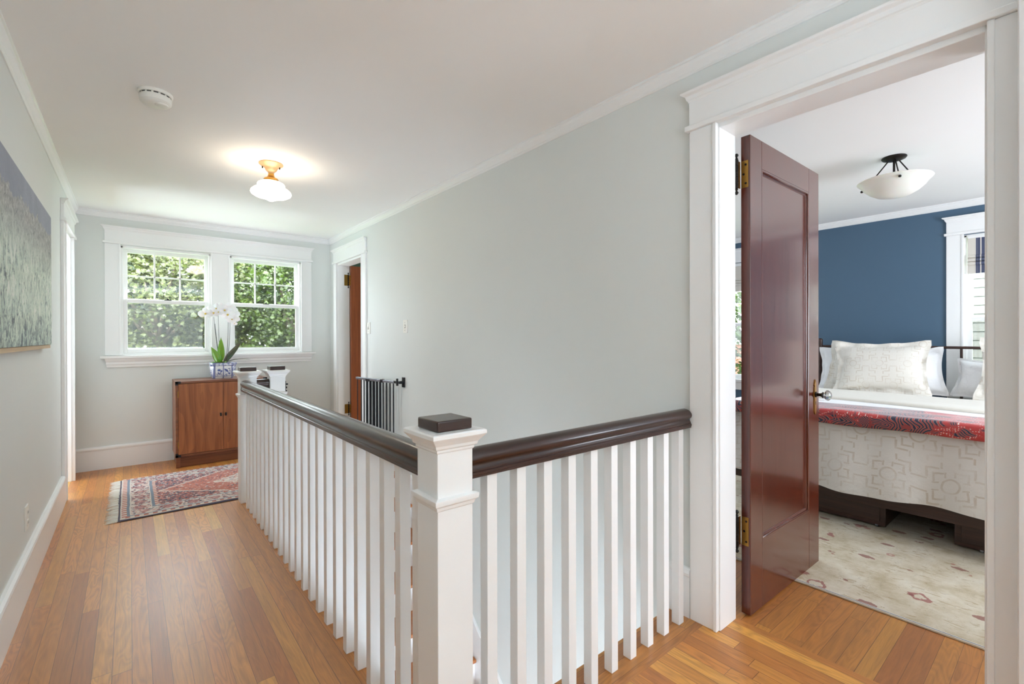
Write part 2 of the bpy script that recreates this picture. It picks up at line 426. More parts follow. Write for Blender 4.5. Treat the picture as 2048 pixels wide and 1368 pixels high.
mb = MB(); mb.box(-1.9, XL-.14, 4.4, 6.0, -.1, .0)
struct('floor', mb, OAKY, 'oak floor of the little room through the left doorway', 'floor')

# hall windows
def glassmat():
    n = NT('window_glass'); n.n.remove(n.p)
    g = n.new('ShaderNodeBsdfGlossy'); g.inputs['Roughness'].default_value = .02
    t = n.new('ShaderNodeBsdfTransparent'); t.inputs[0].default_value = (.93, .95, .94, 1)
    mx = n.new('ShaderNodeMixShader'); mx.inputs[0].default_value = .05
    n.t.links.new(t.outputs[0], mx.inputs[1]); n.t.links.new(g.outputs[0], mx.inputs[2]); n.t.links.new(mx.outputs[0], n.out.inputs[0])
    return n.m
GLASS = glassmat()
def screenmat():
    n = NT('insect_screen_mesh'); n.n.remove(n.p); t = n.new('ShaderNodeBsdfTransparent'); d = n.new('ShaderNodeBsdfDiffuse'); d.inputs[0].default_value = (.05, .05, .05, 1)
    mx = n.new('ShaderNodeMixShader'); mx.inputs[0].default_value = .26
    n.t.links.new(t.outputs[0], mx.inputs[1]); n.t.links.new(d.outputs[0], mx.inputs[2]); n.t.links.new(mx.outputs[0], n.out.inputs[0]); return n.m
SCREEN = screenmat()
def sash_window(name, f, a, b, z0, z1, zm, cols, rows, label, muntins=True, lock=True):
    """double-hung window in an opening a..b x z0..z1; u along wall, w outward to the room (negative = outside)"""
    root = empty(name, f(((a+b)/2, 0, z0)), label, 'window', kind='structure')
    mb = MB(f)                                           # frame lining and stops
    mb.box(a-.006, a+.018, -.15, .004, z0, z1); mb.box(b-.018, b+.006, -.15, .004, z0, z1)
    mb.box(a, b, -.15, .004, z1-.018, z1+.004); mb.box(a, b, -.15, -.004, z0-.01, z0+.014)
    build('window_frame', mb, WHITE, root, bevel=.002)
    def sash(nm, w0, w1, s0, s1, bot, top, st=.032, grid=False):
        mb = MB(f); i0, i1 = a+.018, b-.018
        mb.box(i0, i0+st, w0, w1, s0, s1); mb.box(i1-st, i1, w0, w1, s0, s1)
        mb.box(i0+st, i1-st, w0, w1, s0, s0+bot); mb.box(i0+st, i1-st, w0, w1, s1-top, s1)
        if grid:
            gx0, gx1, gz0, gz1 = i0+st, i1-st, s0+bot, s1-top
            for k in range(1, cols):
                u = gx0+(gx1-gx0)*k/cols; mb.box(u-.007, u+.007, w0+.006, w1-.004, gz0, gz1)
            for k in range(1, rows):
                z = gz0+(gz1-gz0)*k/rows; mb.box(gx0, gx1, w0+.006, w1-.004, z-.007, z+.007)
        s = build(nm, mb, WHITE, root, bevel=.002)
        g = MB(f); wm = (w0+w1)/2; g.box(i0+st-.004, i1-st+.004, wm-.002, wm+.002, s0+bot-.004, s1-top+.004)
        build('pane', g, GLASS, s)
        return s
    sash('upper_sash', -.10, -.065, zm-.004, z1-.018, .040, .035, grid=muntins)
    lo = sash('lower_sash', -.058, -.022, z0+.014, zm+.028, .040, .036)
    sc_ = MB(f); sc_.box(a+.02, b-.02, -.128, -.127, z0+.01, zm); build('insect_screen', sc_, SCREEN, root)
    if lock:
        k = MB(f); k.box((a+b)/2-.03, (a+b)/2+.03, -.05, -.03, zm+.028, zm+.034); k.cyl(((a+b)/2, -.04, zm+.03), ((a+b)/2, -.04, zm+.05), .01)
        build('sash_lock', k, BRONZE, lo)
    return root
fw = fy(YF, -1)
sash_window('window_1', fw, -.071, .662, 1.075, 2.128, 1.590, 3, 2, 'left hall window with six panes over one, behind the orchid')
sash_window('window_2', fw, .836, 1.564, 1.075, 2.128, 1.590, 3, 2, 'right hall window with six panes over one, nearest the corner')
mb = MB(fw)
side(mb, -.188, -.071, 1.07, 2.14, 1); side(mb, 1.564, 1.681, 1.07, 2.14, -1)
mb.box(.662, .836, 0, .020, 1.07, 2.14); mb.box(.662, .678, .018, .026, 1.07, 2.14); mb.box(.820, .836, .018, .026, 1.07, 2.14)
head(mb, -.188, 1.681, 2.14)
struct('trim_11', mb, WHITE, 'white casing joining the two hall windows under one head', 'window casing', bevel=.0025)
mb = MB(fw)
mb.box(-.222, 1.716, -.02, .058, 1.045, 1.068)
ap = [(0, 0), (.018, 0), (.020, .02), (.026, .03), (.026, .05), (.034, .062), (.040, .082), (.042, .088), (0, .088)]
vs = []; n = len(ap)
for e, sg in ((-.168, -1), (1.662, 1)):
    for w, h in ap: vs.append((e+sg*w*.6, w, .957+h))
mb.add(vs, [(i, (i+1) % n, n+(i+1) % n, n+i) for i in range(n)]+[tuple(range(n)), tuple(range(2*n-1, n-1, -1))])
struct('trim_12', mb, WHITE, 'white sill and moulded apron below the hall windows', 'window sill', bevel=.003)

# bedroom windows
fb = fx(XBL-.03, -1)
for k, (w, nm, lb, tl) in enumerate(((W1, 'window_3', 'bedroom window right of the bed facing the white clapboards', 'white casing of the bedroom window right of the bed'),
                              (W2, 'window_4', 'bedroom window left of the bed seen past the door hinges', 'white casing of the bedroom window left of the bed'))):
    sash_window(nm, fb, w[0], w[1], w[2], w[3], 1.375, 1, 1, lb, muntins=False, lock=False)
    mb = MB(fb); side(mb, w[0]-.115, w[0], w[2], 2.14, 1); side(mb, w[1], w[1]+.115, w[2], 2.14, -1); head(mb, w[0]-.115, w[1]+.115, 2.14)
    mb.box(w[0]-.14, w[1]+.14, -.02, .055, w[2]-.03, w[2]); mb.box(w[0]-.11, w[1]+.11, 0, .02, w[2]-.13, w[2]-.03)
    struct('trim_%d' % (13+k), mb, WHITE, tl, 'window casing', bevel=.0025)

# ------------------------------------------------------------------ doors with leaves
def screws(mb, pts, ax, r=.0035):
    for p in pts:
        q = Vector(p); mb.cyl(q, q+Vector(ax)*.0015, r, n=8)
def hinge(parent, z0, z1, px, py, edge_x, y0, y1, mat_pin=BRONZE):
    mb = MB(); zc = (z0+z1)/2; k = (z1-z0)/5
    for i in range(5): mb.cyl((px, py, z0+i*k+.001), (px, py, z0+(i+1)*k-.001), .008, n=12)
    for s, z in ((1, z1), (-1, z0)):
        mb.lathe((px, py, z), [(.004, 0), (.007, s*.004), (.004, s*.008), (.004, s*.012), (.008, s*.017), (.008, s*.021), (.004, s*.027), (0, s*.028)], 10)
    mb.box(px-.03, px, py-.002, py+.001, z0, z1)
    h = build('hinge', mb, mat_pin, parent, smooth=40)
    pl = MB(); pl.box(edge_x-.002, edge_x, y0, y1, z0+.004, z1-.004); pl.box(px, edge_x, py-.003, py-.001, z0+.004, z1-.004)
    build('hinge_plate', pl, BRASS, h)
    sc = MB(); ym = (y0+y1)/2
    for i, z in enumerate((z0+.022, zc, z1-.022)): sc.cyl((edge_x-.0035, ym+(.005 if i == 1 else -.004), z), (edge_x-.001, ym+(.005 if i == 1 else -.004), z), .005, n=8)
    build('screws', sc, BRONZE, h)
def panel_door(name, label, x0, x1, yf, th, z1, mat, stl, str_, top, bot, rz, knob=True):
    """leaf from the hinge edge x0 to x1; visible face at y=yf (facing -y), thickness to +y"""
    root = empty(name, (x0, yf+th, 0), label, 'door', kind='structure')
    z0 = .008
    mb = MB(); yb = yf+th
    mb.box(x0, x0+stl, yf, yb, z0, z1); mb.box(x1-str_, x1, yf, yb, z0, z1)
    mb.box(x0+stl, x1-str_, yf, yb, z1-top, z1); mb.box(x0+stl, x1-str_, yf, yb, z0, bot)
    build('stiles_and_rails', mb, mat, root, bevel=.0018)
    a, b, c, d = x0+stl, x1-str_, bot, z1-top
    mb = MB(); mb.box(a-.004, b+.004, yf+.013, yb-.013, c-.004, d+.004)
    build('door_panel', mb, mat, root)
    pr = [(0, 0), (.006, -.001), (.011, .003), (.012, .007), (.017, .009), (.019, .013), (0, .013)]
    mb = MB()
    for yy, s in ((yf, 1), (yb, -1)):
        mb.sweep([(p, s*q) for p, q in pr], (a, yy, c), (a, yy, d), (1, 0, 0), (0, 1, 0), m0=-1, m1=-1)
        mb.sweep([(p, s*q) for p, q in pr], (b, yy, c), (b, yy, d), (-1, 0, 0), (0, 1, 0), m0=-1, m1=-1)
        mb.sweep([(p, s*q) for p, q in pr], (a, yy, d), (b, yy, d), (0, 0, -1), (0, 1, 0), m0=-1, m1=-1)
        mb.sweep([(p, s*q) for p, q in pr], (a, yy, c), (b, yy, c), (0, 0, 1), (0, 1, 0), m0=-1, m1=-1)
    build('panel_moulding', mb, mat, root, smooth=50)
    root.rotation_euler.z = rz
    return root
d1 = panel_door('door_1', 'open dark mahogany door with one tall panel and a glass knob', 2.098, 2.902, .914, .040, 2.118, MAHOG, .114, .138, .128, .312, R(-.8))
hinge(d1, 1.886, 2.012, 2.070, .960, 2.098, .922, .950)
hinge(d1, .306, .440, 2.070, .960, 2.098, .922, .950)
KX, KZ = 2.845, .922
mb = MB()
plate = [(-.0135, -.085), (-.0135, .075), (-.006, .088), (-.012, .098), (-.010, .112), (-.004, .120), (0, .132)]
pl = [(0, -.102)]+[(-x, z) for x, z in [(.0135, -.085)]]
out = [(0, -.104), (.0125, -.088), (.0125, .045), (.020, .050) , (.0125, .056)]
outline = [(0, -.108), (.008, -.098), (.013, -.088), (.013, .036), (.009, .044), (.013, .052), (.009, .062), (.004, .068), (0, .080)]
full = outline+[(-x, z) for x, z in outline[-2:0:-1]]
mb.add([(KX+x, .910, KZ+z) for x, z in full]+[(KX+x, .914, KZ+z) for x, z in full],
       [tuple(range(len(full)))]+[tuple(range(2*len(full)-1, len(full)-1, -1))]+[(i, (i+1) % len(full), len(full)+(i+1) % len(full), len(full)+i) for i in range(len(full))])
hd = build('door_handle', mb, BRASS, d1)
mb = MB(); mb.lathe((KX, .91, KZ), [(.015, 0), (.015, -.004), (.009, -.008), (.008, -.022), (.012, -.030), (.017, -.034), (.013, -.038)], 20, 'y')
build('knob_shank', mb, BRONZE, hd, smooth=40)
n = NT('knob_glass'); n.set((.95, .97, .98), .02, Transmission_Weight=.85, IOR=1.5); KG = n.m
mb = MB(); mb.lathe((KX, .91, KZ), [(.008, -.036), (.016, -.041), (.026, -.050), (.028, -.058), (.022, -.068), (.012, -.073), (0, -.074)], 8, 'y')
build('glass_knob', mb, KG, hd)
mb = MB(); mb.cyl((KX, .9085, KZ-.040), (KX, .912, KZ-.040), .0032, n=10); mb.box(KX-.0015, KX+.0015, .9085, .912, KZ-.054, KZ-.041)
build('keyhole', mb, GREYP, hd)

d2 = panel_door('door_2', 'open brown wooden door at the far end of the right wall', 2.045, 2.80, 5.535, .038, 2.095, DOORBR, .115, .115, .13, .28, R(-1.))
hinge(d2, 1.86, 1.99, 2.026, 5.572, 2.045, 5.540, 5.566)
hinge(d2, .33, .44, 2.026, 5.572, 2.045, 5.540, 5.566)
for z0, z1 in ((1.86, 1.99), (.33, .44)):
    mb = MB(); mb.box(1.978, 2.018, 5.5695, 5.5725, z0, z1); build('jamb_hinge_plate', mb, BRASS, d2)

# ------------------------------------------------------------------ balustrade
def newel(name, cx, cy, label):
    root = empty(name, (cx, cy, 0), label, 'newel post', 'white square newel posts around the stairwell')
    mb = MB(); mb.box(cx-.0545, cx+.0545, cy-.0545, cy+.0545, 0.0, .955)
    build('shaft', mb, WHITE, root, bevel=.002)
    mb = MB(); mb.ringstack(cx, cy, [(.0545, .780), (.058, .784), (.060, .792), (.0665, .798), (.0675, .806), (.0675, .811), (.0545, .815)])
    build('band', mb, WHITE, root, bevel=.0008)
    mb = MB(); mb.ringstack(cx, cy, [(.0545, .930), (.058, .934), (.058, .940), (.064, .944), (.066, .952), (.074, .962), (.081, .970), (.083, .973), (.083, .982), (.079, .985)])
    build('cap_moulding', mb, WHITE, root, bevel=.0008)
    mb = MB(); mb.box(cx-.054, cx+.054, cy-.054, cy+.054, .985, 1.014)
    build('top_block', mb, RAILX, root, bevel=.004, bseg=3, smooth=60)
    return root
NX, NY = .6645, 1.1025
newel('newel_post', NX, NY, 'nearest white newel post with dark block, at the balustrade corner')
newel('newel_post', .684, 4.012, 'far white newel post where the long handrail ends')
n3 = newel('newel_post', .886, 4.012, 'white newel post at the stair head with black gate bracket')
RP = [(0, .003), (.016, .000), (.026, -.006), (.033, -.015), (.035, -.024), (.032, -.032), (.026, -.037), (.0245, -.042), (.026, -.048), (.030, -.053), (.030, -.058), (.033, -.060), (.033, -.068), (.031, -.070), (.031, -.076), (0, -.076)]
RPF = RP+[(-x, z) for x, z in RP[-2:0:-1]]
ZR = .9145
def balustrade(label, p0, p1, ua, mat, cents, ax, wd, grp):
    root = empty('balustrade', ((p0[0]+p1[0])/2, (p0[1]+p1[1])/2, 0), label, 'stair railing', grp)
    mb = MB(); mb.sweep(RPF, (*p0, ZR), (*p1, ZR), ua, (0, 0, 1)); build('handrail', mb, mat, root, smooth=35)
    for c in cents:
        mb = MB(); h = wd/2
        x, y = (c, p0[1]) if ax == 0 else (p0[0], c)
        mb.box(x-h, x+h, y-h, y+h, 0, ZR-.075); build('baluster', mb, WHITE, root, bevel=.0015)
    return root
GB = 'white balustrades with dark handrails guarding the stairwell'
balustrade('long white balustrade with dark handrail running down the hallway', (.6635, 1.157), (.6635, 3.957), (1, 0, 0), RAILW, [1.7095+.1175*k for k in range(-4, 19)], 1, .037, GB)
balustrade('short white balustrade with dark handrail ending at the bedroom casing', (.719, NY), (1.884, NY), (0, 1, 0), RAILX, [.813+.1125*k for k in range(10)], 0, .036, GB)
balustrade('tiny dark handrail link between the two far newel posts', (.7385, 4.012), (.8315, 4.012), (0, 1, 0), RAILX, [.785], 0, .036, GB)
# gate bracket on the stair-head newel
r = empty('gate_bracket', (.952, 4.0, .80), 'black gate latch bracket screwed to the stair-head newel post', 'gate latch')
mb = MB(); mb.box(.9405, .949, 3.975, 4.015, .80, .895); build('back_plate', mb, BLACK, r, bevel=.002)
mb = MB(); mb.box(.949, .965, 3.982, 4.008, .862, .874); mb.box(.949, .958, 3.98, 4.01, .835, .85); mb.box(.949, .957, 3.98, 4.01, .81, .822)
build('catch', mb, BLACK, r, bevel=.002)

# staircase
ST = empty('staircase', (1.3, 3.9, 0), 'oak and white staircase going down inside the balustrade', 'staircase')
RI, GO = .208, .24
for i in range(1, 13):
    mb = MB(); yn = SY1-(i*GO); z = -i*RI
    mb.box(SX+.016, XR-.022, yn-.028, yn+GO, z-.028, z); build('tread', mb, TREADW, ST, bevel=.008, bseg=2)
    mb = MB(); mb.box(SX+.016, XR-.022, SY1-(i-1)*GO-.004, SY1-(i-1)*GO+.014, z, z+RI-.028); build('riser', mb, WHITE, ST)
mb = MB(); mb.box(SX+.004, XR-.004, SY1-.03, SY1+.06, -.028, .0015); build('landing_nosing', mb, TREADW, ST, bevel=.006)
for x0, x1 in ((XR-.022, XR-.0005), (SX+.0145, SX+.030)):
    mb = MB(); s = RI/GO; ya, yb = SY1+.0, SY1-12*GO
    def zt(y): return -(SY1-y)*s+.235
    vs = []
    for x in (x0, x1): vs += [(x, ya, min(-.001, zt(ya))), (x, SY1-.24, zt(SY1-.24)), (x, yb, zt(yb)), (x, yb, zt(yb)-.6), (x, ya, -.6)]
    mb.add(vs, [(0, 1, 2, 3, 4), (9, 8, 7, 6, 5)]+[(i, (i+1) % 5, 5+(i+1) % 5, 5+i) for i in range(5)])
    build('skirt_board', mb, WHITE, ST, bevel=.003)

# ------------------------------------------------------------------ hallway things
# painting
def painting_mat():
    n = NT('abstract_painting'); p = n.xyz(n.pos()); y, z = p[1], p[2]
    v = n.comb(y, z, 0.)
    ridge = n.m_('ADD', 1.82, n.m_('MULTIPLY', n.m_('SUBTRACT', n.noise(n.comb(y, 0., 3.), 3.2, 4., .6), .5), .34))
    sky = n.m_('GREATER_THAN', n.m_('ADD', z, n.m_('MULTIPLY', n.m_('SUBTRACT', n.noise(v, 26., 3.), .5), .07)), ridge)
    sc = n.mix(n.noise(n.scale(v, (6, 3, 1)), 1., 4., .6), srgb(126, 132, 148), srgb(176, 182, 198))
    st = n.noise(n.scale(v, (19, 11, 1)), 1., 8., .8, 1.4)
    hgt = n.m_('DIVIDE', n.m_('SUBTRACT', z, 1.2), .55)
    st2 = n.m_('SUBTRACT', st, n.m_('MULTIPLY', n.m_('SUBTRACT', .35, hgt, clamp=True), .22))
    body = n.ramp(st2, [(.30, srgb(74, 82, 92)), (.40, srgb(134, 148, 150)), (.45, srgb(196, 214, 202)), (.51, srgb(224, 238, 222)), (.60, srgb(246, 250, 242))])
    grey = n.ramp(n.noise(v, 34., 4., .7), [(.3, srgb(128, 130, 134)), (.7, srgb(206, 208, 204))])
    up = n.m_('MULTIPLY', n.m_('SUBTRACT', z, 1.56), 5., clamp=True)
    body = n.mix(up, body, grey)
    fl = n.m_('LESS_THAN', n.noise(n.scale(v, (34, 17, 1)), 1., 5., .75, 1.5), .375)
    body = n.mix(n.m_('MULTIPLY', fl, .8), body, srgb(58, 50, 54))
    n.set(n.mix(sky, body, sc), .55)
    n.bump(n.m_('ADD', st, n.noise(n.scale(v, (90, 40, 1)), 1., 3.)), .7, .008)
    return n.m
r = empty('painting', (-.38, 3.03, 1.18), 'large abstract canvas of grey blue sky over mint green strokes on the left wall', 'painting')
mb = MB(); mb.box(-.397, -.360, 2.22, 3.845, 1.199, 1.944); build('canvas', mb, painting_mat(), r)
mb = MB(); mb.box(-.398, -.366, 2.20, 3.852, 1.178, 1.197); mb.box(-.398, -.376, 2.20, 3.852, 1.946, 1.954); mb.box(-.398, -.376, 3.847, 3.855, 1.178, 1.954)
build('wooden_frame', mb, FRAMEW, r)
# outlet
r = empty('electrical_outlet', (XL+.004, 3.26, .30), 'white electrical outlet low on the painting wall', 'outlet')
mb = MB(); mb.box(XL, XL+.007, 3.222, 3.300, .300, .418); build('cover_plate', mb, PLASTIC, r, bevel=.002)
for z in (.334, .384):
    mb = MB(); mb.box(XL+.007, XL+.0095, 3.244, 3.278, z-.014, z+.014); s = build('socket', mb, PLASTIC, r, bevel=.003)
    mb = MB(); mb.box(XL+.0095, XL+.010, 3.252, 3.255, z-.005, z+.006); mb.box(XL+.0095, XL+.010, 3.267, 3.270, z-.005, z+.006); build('slot', mb, GREYP, s)
# switches
for yc, lb in ((4.655, 'white light switch nearest the far brown door'), (3.826, 'white light switch farther from the brown door, over the gate hinge')):
    r = empty('light_switch', (XR-.004, yc, 1.28), lb, 'light switch', 'white wall switches on the long wall')
    mb = MB(); mb.box(XR-.008, XR, yc-.038, yc+.038, 1.275, 1.393); build('cover_plate', mb, PLASTIC, r, bevel=.002)
    mb = MB(); mb.box(XR-.018, XR-.008, yc-.006, yc+.006, 1.325, 1.345); build('toggle', mb, PLASTIC, r, bevel=.001)
    mb = MB(); mb.cyl((XR-.0095, yc, 1.300), (XR-.008, yc, 1.300), .003, n=8); mb.cyl((XR-.0095, yc, 1.368), (XR-.008, yc, 1.368), .003, n=8); mb.box(XR-.0085, XR-.008, yc-.008, yc+.008, 1.320, 1.350)
    build('screw', mb, GREYP, r)

# baby gate, folded back against the wall
G0 = Vector((1.845, 3.935, 0)); G1 = Vector((1.755, 4.60, 0)); gd = (G1-G0).normalized(); gn = Vector((gd.y, -gd.x, 0))
GT = .832
r = empty('baby_gate', (1.80, 4.25, 0), 'black metal stair gate swung back against the right wall', 'baby gate')
def bar2(mb, a, b, w, z0, z1):
    p = G0+gd*a; q = G0+gd*b; vs = []
    for z in (z0, z1): vs += [p-gn*w+Vector((0, 0, z)), q-gn*w+Vector((0, 0, z)), q+gn*w+Vector((0, 0, z)), p+gn*w+Vector((0, 0, z))]
    mb.add(vs, [(3, 2, 1, 0), (4, 5, 6, 7), (0, 1, 5, 4), (1, 2, 6, 5), (2, 3, 7, 6), (3, 0, 4, 7)])
GL = (G1-G0).length
for z, nm in ((GT, 'top_rail'), (.12, 'bottom_rail')):
    mb = MB(); bar2(mb, .0, GL*.62, .010, z-.012, z+.010); bar2(mb, GL*.42, GL, .013, z-.010, z+.012); build(nm, mb, STEEL if z > .5 else BLACK, r, bevel=.003)
for q in ((GL*.27, GL*.33, .014, GT-.016, GT+.014), (GL*.60, GL*.72, .015, GT-.02, GT+.004)):
    mb = MB(); bar2(mb, *q); build('rail_clip', mb, BLACK, r, bevel=.002)
for t, w in ((.02, .006), (.105, .006), (.19, .006), (.275, .006), (.36, .0085), (.445, .0085), (.53, .0115), (.62, .0095), (.71, .0085), (.79, .006), (.87, .005), (.98, .004)):
    mb = MB(); c = G0+gd*GL*t; mb.cyl((c.x, c.y, .12), (c.x, c.y, GT-.008), w*1.1, n=8)
    if w > .007:
        c2 = c+gn*.016+gd*.014; mb.cyl((c2.x, c2.y, .12), (c2.x, c2.y, GT-.008), w*.9, n=8)
    build('bar', mb, BLACK, r, smooth=60)
for z in (GT, .12):
    mb = MB(); mb.box(XR-.012, XR, 3.838, 3.885, z-.045, z+.045); mb.box(XR-.05, XR-.01, 3.850, 3.875, z-.012, z+.012); mb.cyl((XR-.056, 3.885, z-.03), (XR-.056, 3.885, z+.035), .010, n=10)
    bar2(mb, -.05, .01, .007, z-.01, z+.012)
    build('wall_bracket', mb, BLACK, r, bevel=.002)

def SCL(k): return lambda pr: [(r_*k, z_) for r_, z_ in pr]
# smoke detector
r = empty('smoke_detector', (.100, 2.884, H), 'round white smoke detector on the hallway ceiling', 'smoke detector')
mb = MB(); c = (.100, 2.884, H); mb.lathe(c, SCL(.84)([(0, 0), (.083, 0), (.084, -.004), (.082, -.011), (.078, -.014)]), 40); build('base_plate', mb, PLASTIC, r, smooth=40)
mb = MB(); mb.lathe(c, SCL(.84)([(.072, -.012), (.072, -.021), (.0775, -.022), (.0785, -.026), (.0765, -.046), (.071, -.050), (.066, -.054), (.045, -.060), (.02, -.062), (0, -.0625)]), 48); hs = build('housing', mb, PLASTIC, r, smooth=28)
mb = MB()
for k in range(14):
    t0 = 2*PI*k/14; a0, a1 = t0+.06, t0+.36
    vs = [(c[0]+0.0617*math.cos(a), c[1]+0.0617*math.sin(a), H+z) for z in (-.0125, -.0210) for a in (a0, (a0+a1)/2, a1)]
    mb.add(vs, [(0, 1, 4, 3), (1, 2, 5, 4)])
build('vent_slots', mb, GREYP, hs)
mb = MB(); cb = (.122, 2.862, H); mb.lathe(cb, SCL(.8)([(0, -.0655), (.026, -.065), (.030, -.062), (.030, -.056)]), 24, sx=1.15, sy=1.); build('test_button', mb, PLASTIC, hs, smooth=40)

# schoolhouse ceiling light
r = empty('ceiling_light', (.756, 3.546, H), 'lit milk-glass schoolhouse ceiling light with tan metal canopy', 'ceiling light')
TAN = NT('tan_metal').set(srgb(200, 164, 122), .4, Metallic=.25)
c = (.756, 3.546, H)
mb = MB(); mb.lathe(c, SCL(.89)([(0, 0), (.086, 0), (.087, -.006), (.080, -.012), (.055, -.024), (.044, -.036), (.040, -.046), (.034, -.052), (.028, -.056), (.022, -.062), (.020, -.070)]), 36); build('canopy', mb, TAN, r, smooth=50)
mb = MB(); mb.lathe(c, SCL(.89)([(.022, -.060), (.020, -.070), (.024, -.084), (.030, -.096), (.046, -.102), (.052, -.108), (.052, -.122), (.048, -.124)]), 32); build('fitter', mb, BRASS, r, smooth=50)
for sx in (-1, 1):
    mb = MB(); mb.cyl((c[0]+sx*.050, c[1]-sx*.02, H-.035), (c[0]+sx*.050, c[1]-sx*.02, H-.014), .004); build('thumb_screw', mb, BRONZE, r)
n = NT('lit_milk_glass'); n.set(srgb(255, 246, 228), .25); n.put(n.p.inputs['Emission Color'], (1., .86, .68, 1)); n.put(n.p.inputs['Emission Strength'], 6.5)
mb = MB(); mb.lathe(c, SCL(.89)([(.046, -.112), (.050, -.124), (.074, -.130), (.092, -.138), (.098, -.148), (.098, -.158), (.094, -.165), (.100, -.172), (.126, -.180), (.140, -.192), (.143, -.203), (.138, -.213), (.118, -.224), (.080, -.234), (.050, -.242), (.026, -.252), (.012, -.259), (0, -.260)]), 40); build('glass_shade', mb, n.m, r, smooth=60)

# walnut cabinet
CX0, CX1, CY0, CY1, CZ = .325, 1.112, 5.412, 5.825, .823
r = empty('cabinet', ((CX0+CX1)/2, (CY0+CY1)/2, 0), 'walnut two-door cabinet with black corner brackets under the hall window', 'cabinet')
mb = MB()
mb.box(CX0, CX1, CY0, CY1, CZ-.022, CZ); mb.box(CX0, CX0+.020, CY0, CY1, .105, CZ-.022); mb.box(CX1-.020, CX1, CY0, CY1, .105, CZ-.022)
mb.box(CX0+.02, CX1-.02, CY0, CY1, .105, .125); mb.box(CX0+.02, CX1-.02, CY1-.012, CY1, .125, CZ-.022)
build('carcass', mb, WALNUTX, r, bevel=.002)
mb = MB(); mb.box(CX0+.012, CX1-.012, CY0+.035, CY1-.03, 0, .105); build('plinth', mb, WALNUTX, r, bevel=.002)
for x in (CX0+.004, CX1-.038):
    mb = MB(); mb.box(x, x+.034, CY0+.006, CY0+.036, 0, .105); build('foot', mb, WALNUTX, r, bevel=.002)
xm = .713
for a, b, kx in ((CX0+.022, xm-.001, xm-.022), (xm+.001, CX1-.022, xm+.022)):
    mb = MB(); mb.box(a, b, CY0+.002, CY0+.022, .128, CZ-.025); d = build('door', mb, WALNUT, r, bevel=.0015)
    mb = MB(); mb.box(kx-.007, kx+.007, CY0-.012, CY0+.002, .462, .494); build('pull', mb, BLACK, d, bevel=.003)
    hx = a-.004 if a < .5 else b
    for z in (.19, .67):
        mb = MB(); mb.box(hx, hx+.006, CY0-.002, CY0+.004, z, z+.06); build('hinge', mb, BRASS, d)
for x in (CX0, CX1):
    s = 1 if x == CX0 else -1
    for z, t in ((CZ, -1), (.105, 1)):
        mb = MB(); x0, x1 = sorted((x-s*.0015, x+s*.042)); z0, z1 = sorted((z-t*.0015, z+t*.020)); mb.box(x0, x1, CY0-.002, CY0+.004, z0, z1)
        x0, x1 = sorted((x-s*.0015, x+s*.020)); z0, z1 = sorted((z-t*.0015, z+t*.036)); mb.box(x0, x1, CY0-.002, CY0+.004, z0, z1)
        build('corner_bracket', mb, BLACK, r)

# orchid
random.seed(4)
PX, PY, PZ = .733, 5.62, CZ
r = empty('potted_orchid', (PX, PY, PZ), 'white orchid in a blue and white porcelain planter on the walnut cabinet', 'potted plant')
def pot_mat():
    n = NT('blue_white_porcelain'); v = n.coord(); p = n.xyz(v); z = p[2]
    band = n.m_('MAXIMUM', n.m_('GREATER_THAN', z, .128), n.m_('COMPARE', z, .026, .006))
    k = n.noise(n.scale(v, (1, 1, .8)), 60., 4., .7)
    mot = n.ramp(k, [(.46, 0.), (.56, 1.)])
    ax = n.m_('ABSOLUTE', p[0])
    edge = n.m_('MAXIMUM', n.m_('COMPARE', ax, .079, .010), n.m_('COMPARE', ax, .0, .005))
    pic = n.m_('MULTIPLY', mot, n.m_('MULTIPLY', n.m_('LESS_THAN', n.m_('ABSOLUTE', n.m_('SUBTRACT', ax, .035)), .027), n.m_('LESS_THAN', n.m_('ABSOLUTE', n.m_('SUBTRACT', z, .070)), .034)))
    side_ = n.m_('MULTIPLY', mot, n.m_('GREATER_THAN', ax, .095))
    f = n.m_('MAXIMUM', n.m_('MAXIMUM', n.m_('MULTIPLY', edge, .8), n.m_('MULTIPLY', band, n.m_('ADD', .25, n.m_('MULTIPLY', mot, .55)))), n.m_('MAXIMUM', pic, side_))
    n.set(n.mix(f, srgb(232, 234, 236), srgb(58, 78, 148)), .12, Coat_Weight=.5); return n.m
mb = MB()
def rr(hx, hy, z, ch=.028, n=6):                           # chamfered rectangle ring
    return [(PX+x, PY+y, PZ+z) for x, y in ((-hx+ch, -hy), (hx-ch, -hy), (hx, -hy+ch), (hx, hy-ch), (hx-ch, hy), (-hx+ch, hy), (-hx, hy-ch), (-hx, -hy+ch))]
lev = [(.088, .055, 0), (.092, .058, .010), (.096, .062, .018), (.106, .070, .05), (.111, .074, .09), (.112, .075, .125), (.118, .080, .133), (.121, .083, .150), (.121, .083, .160), (.110, .073, .160), (.108, .071, .138)]
vs = []; fs = []
for a, b, z in lev: vs += rr(a, b, z)
for j in range(len(lev)-1): fs += [(j*8+i, j*8+(i+1) % 8, (j+1)*8+(i+1) % 8, (j+1)*8+i) for i in range(8)]
fs.append(tuple(range(7, -1, -1))); mb.add(vs, fs)
build('planter', mb, pot_mat(), r, bevel=.002, smooth=30)
SOIL = NT('dark_bark_soil').set(srgb(44, 32, 28), .9)
mb = MB()
def soilf(u, v):
    x, y = (u*2-1), (v*2-1); return (PX+x*.106, PY+y*.069, PZ+.146+.018*(1-x*x)*(1-y*y)+random.uniform(-.005, .005))
mb.grid(16, 12, soilf); build('soil', mb, SOIL, r)
def leafm(name, c1, c2):
    n = NT(name); v = n.coord('Generated'); n.set(n.mix(n.noise(v, 3.), c1, c2), .3, Subsurface_Weight=.05); return n.m
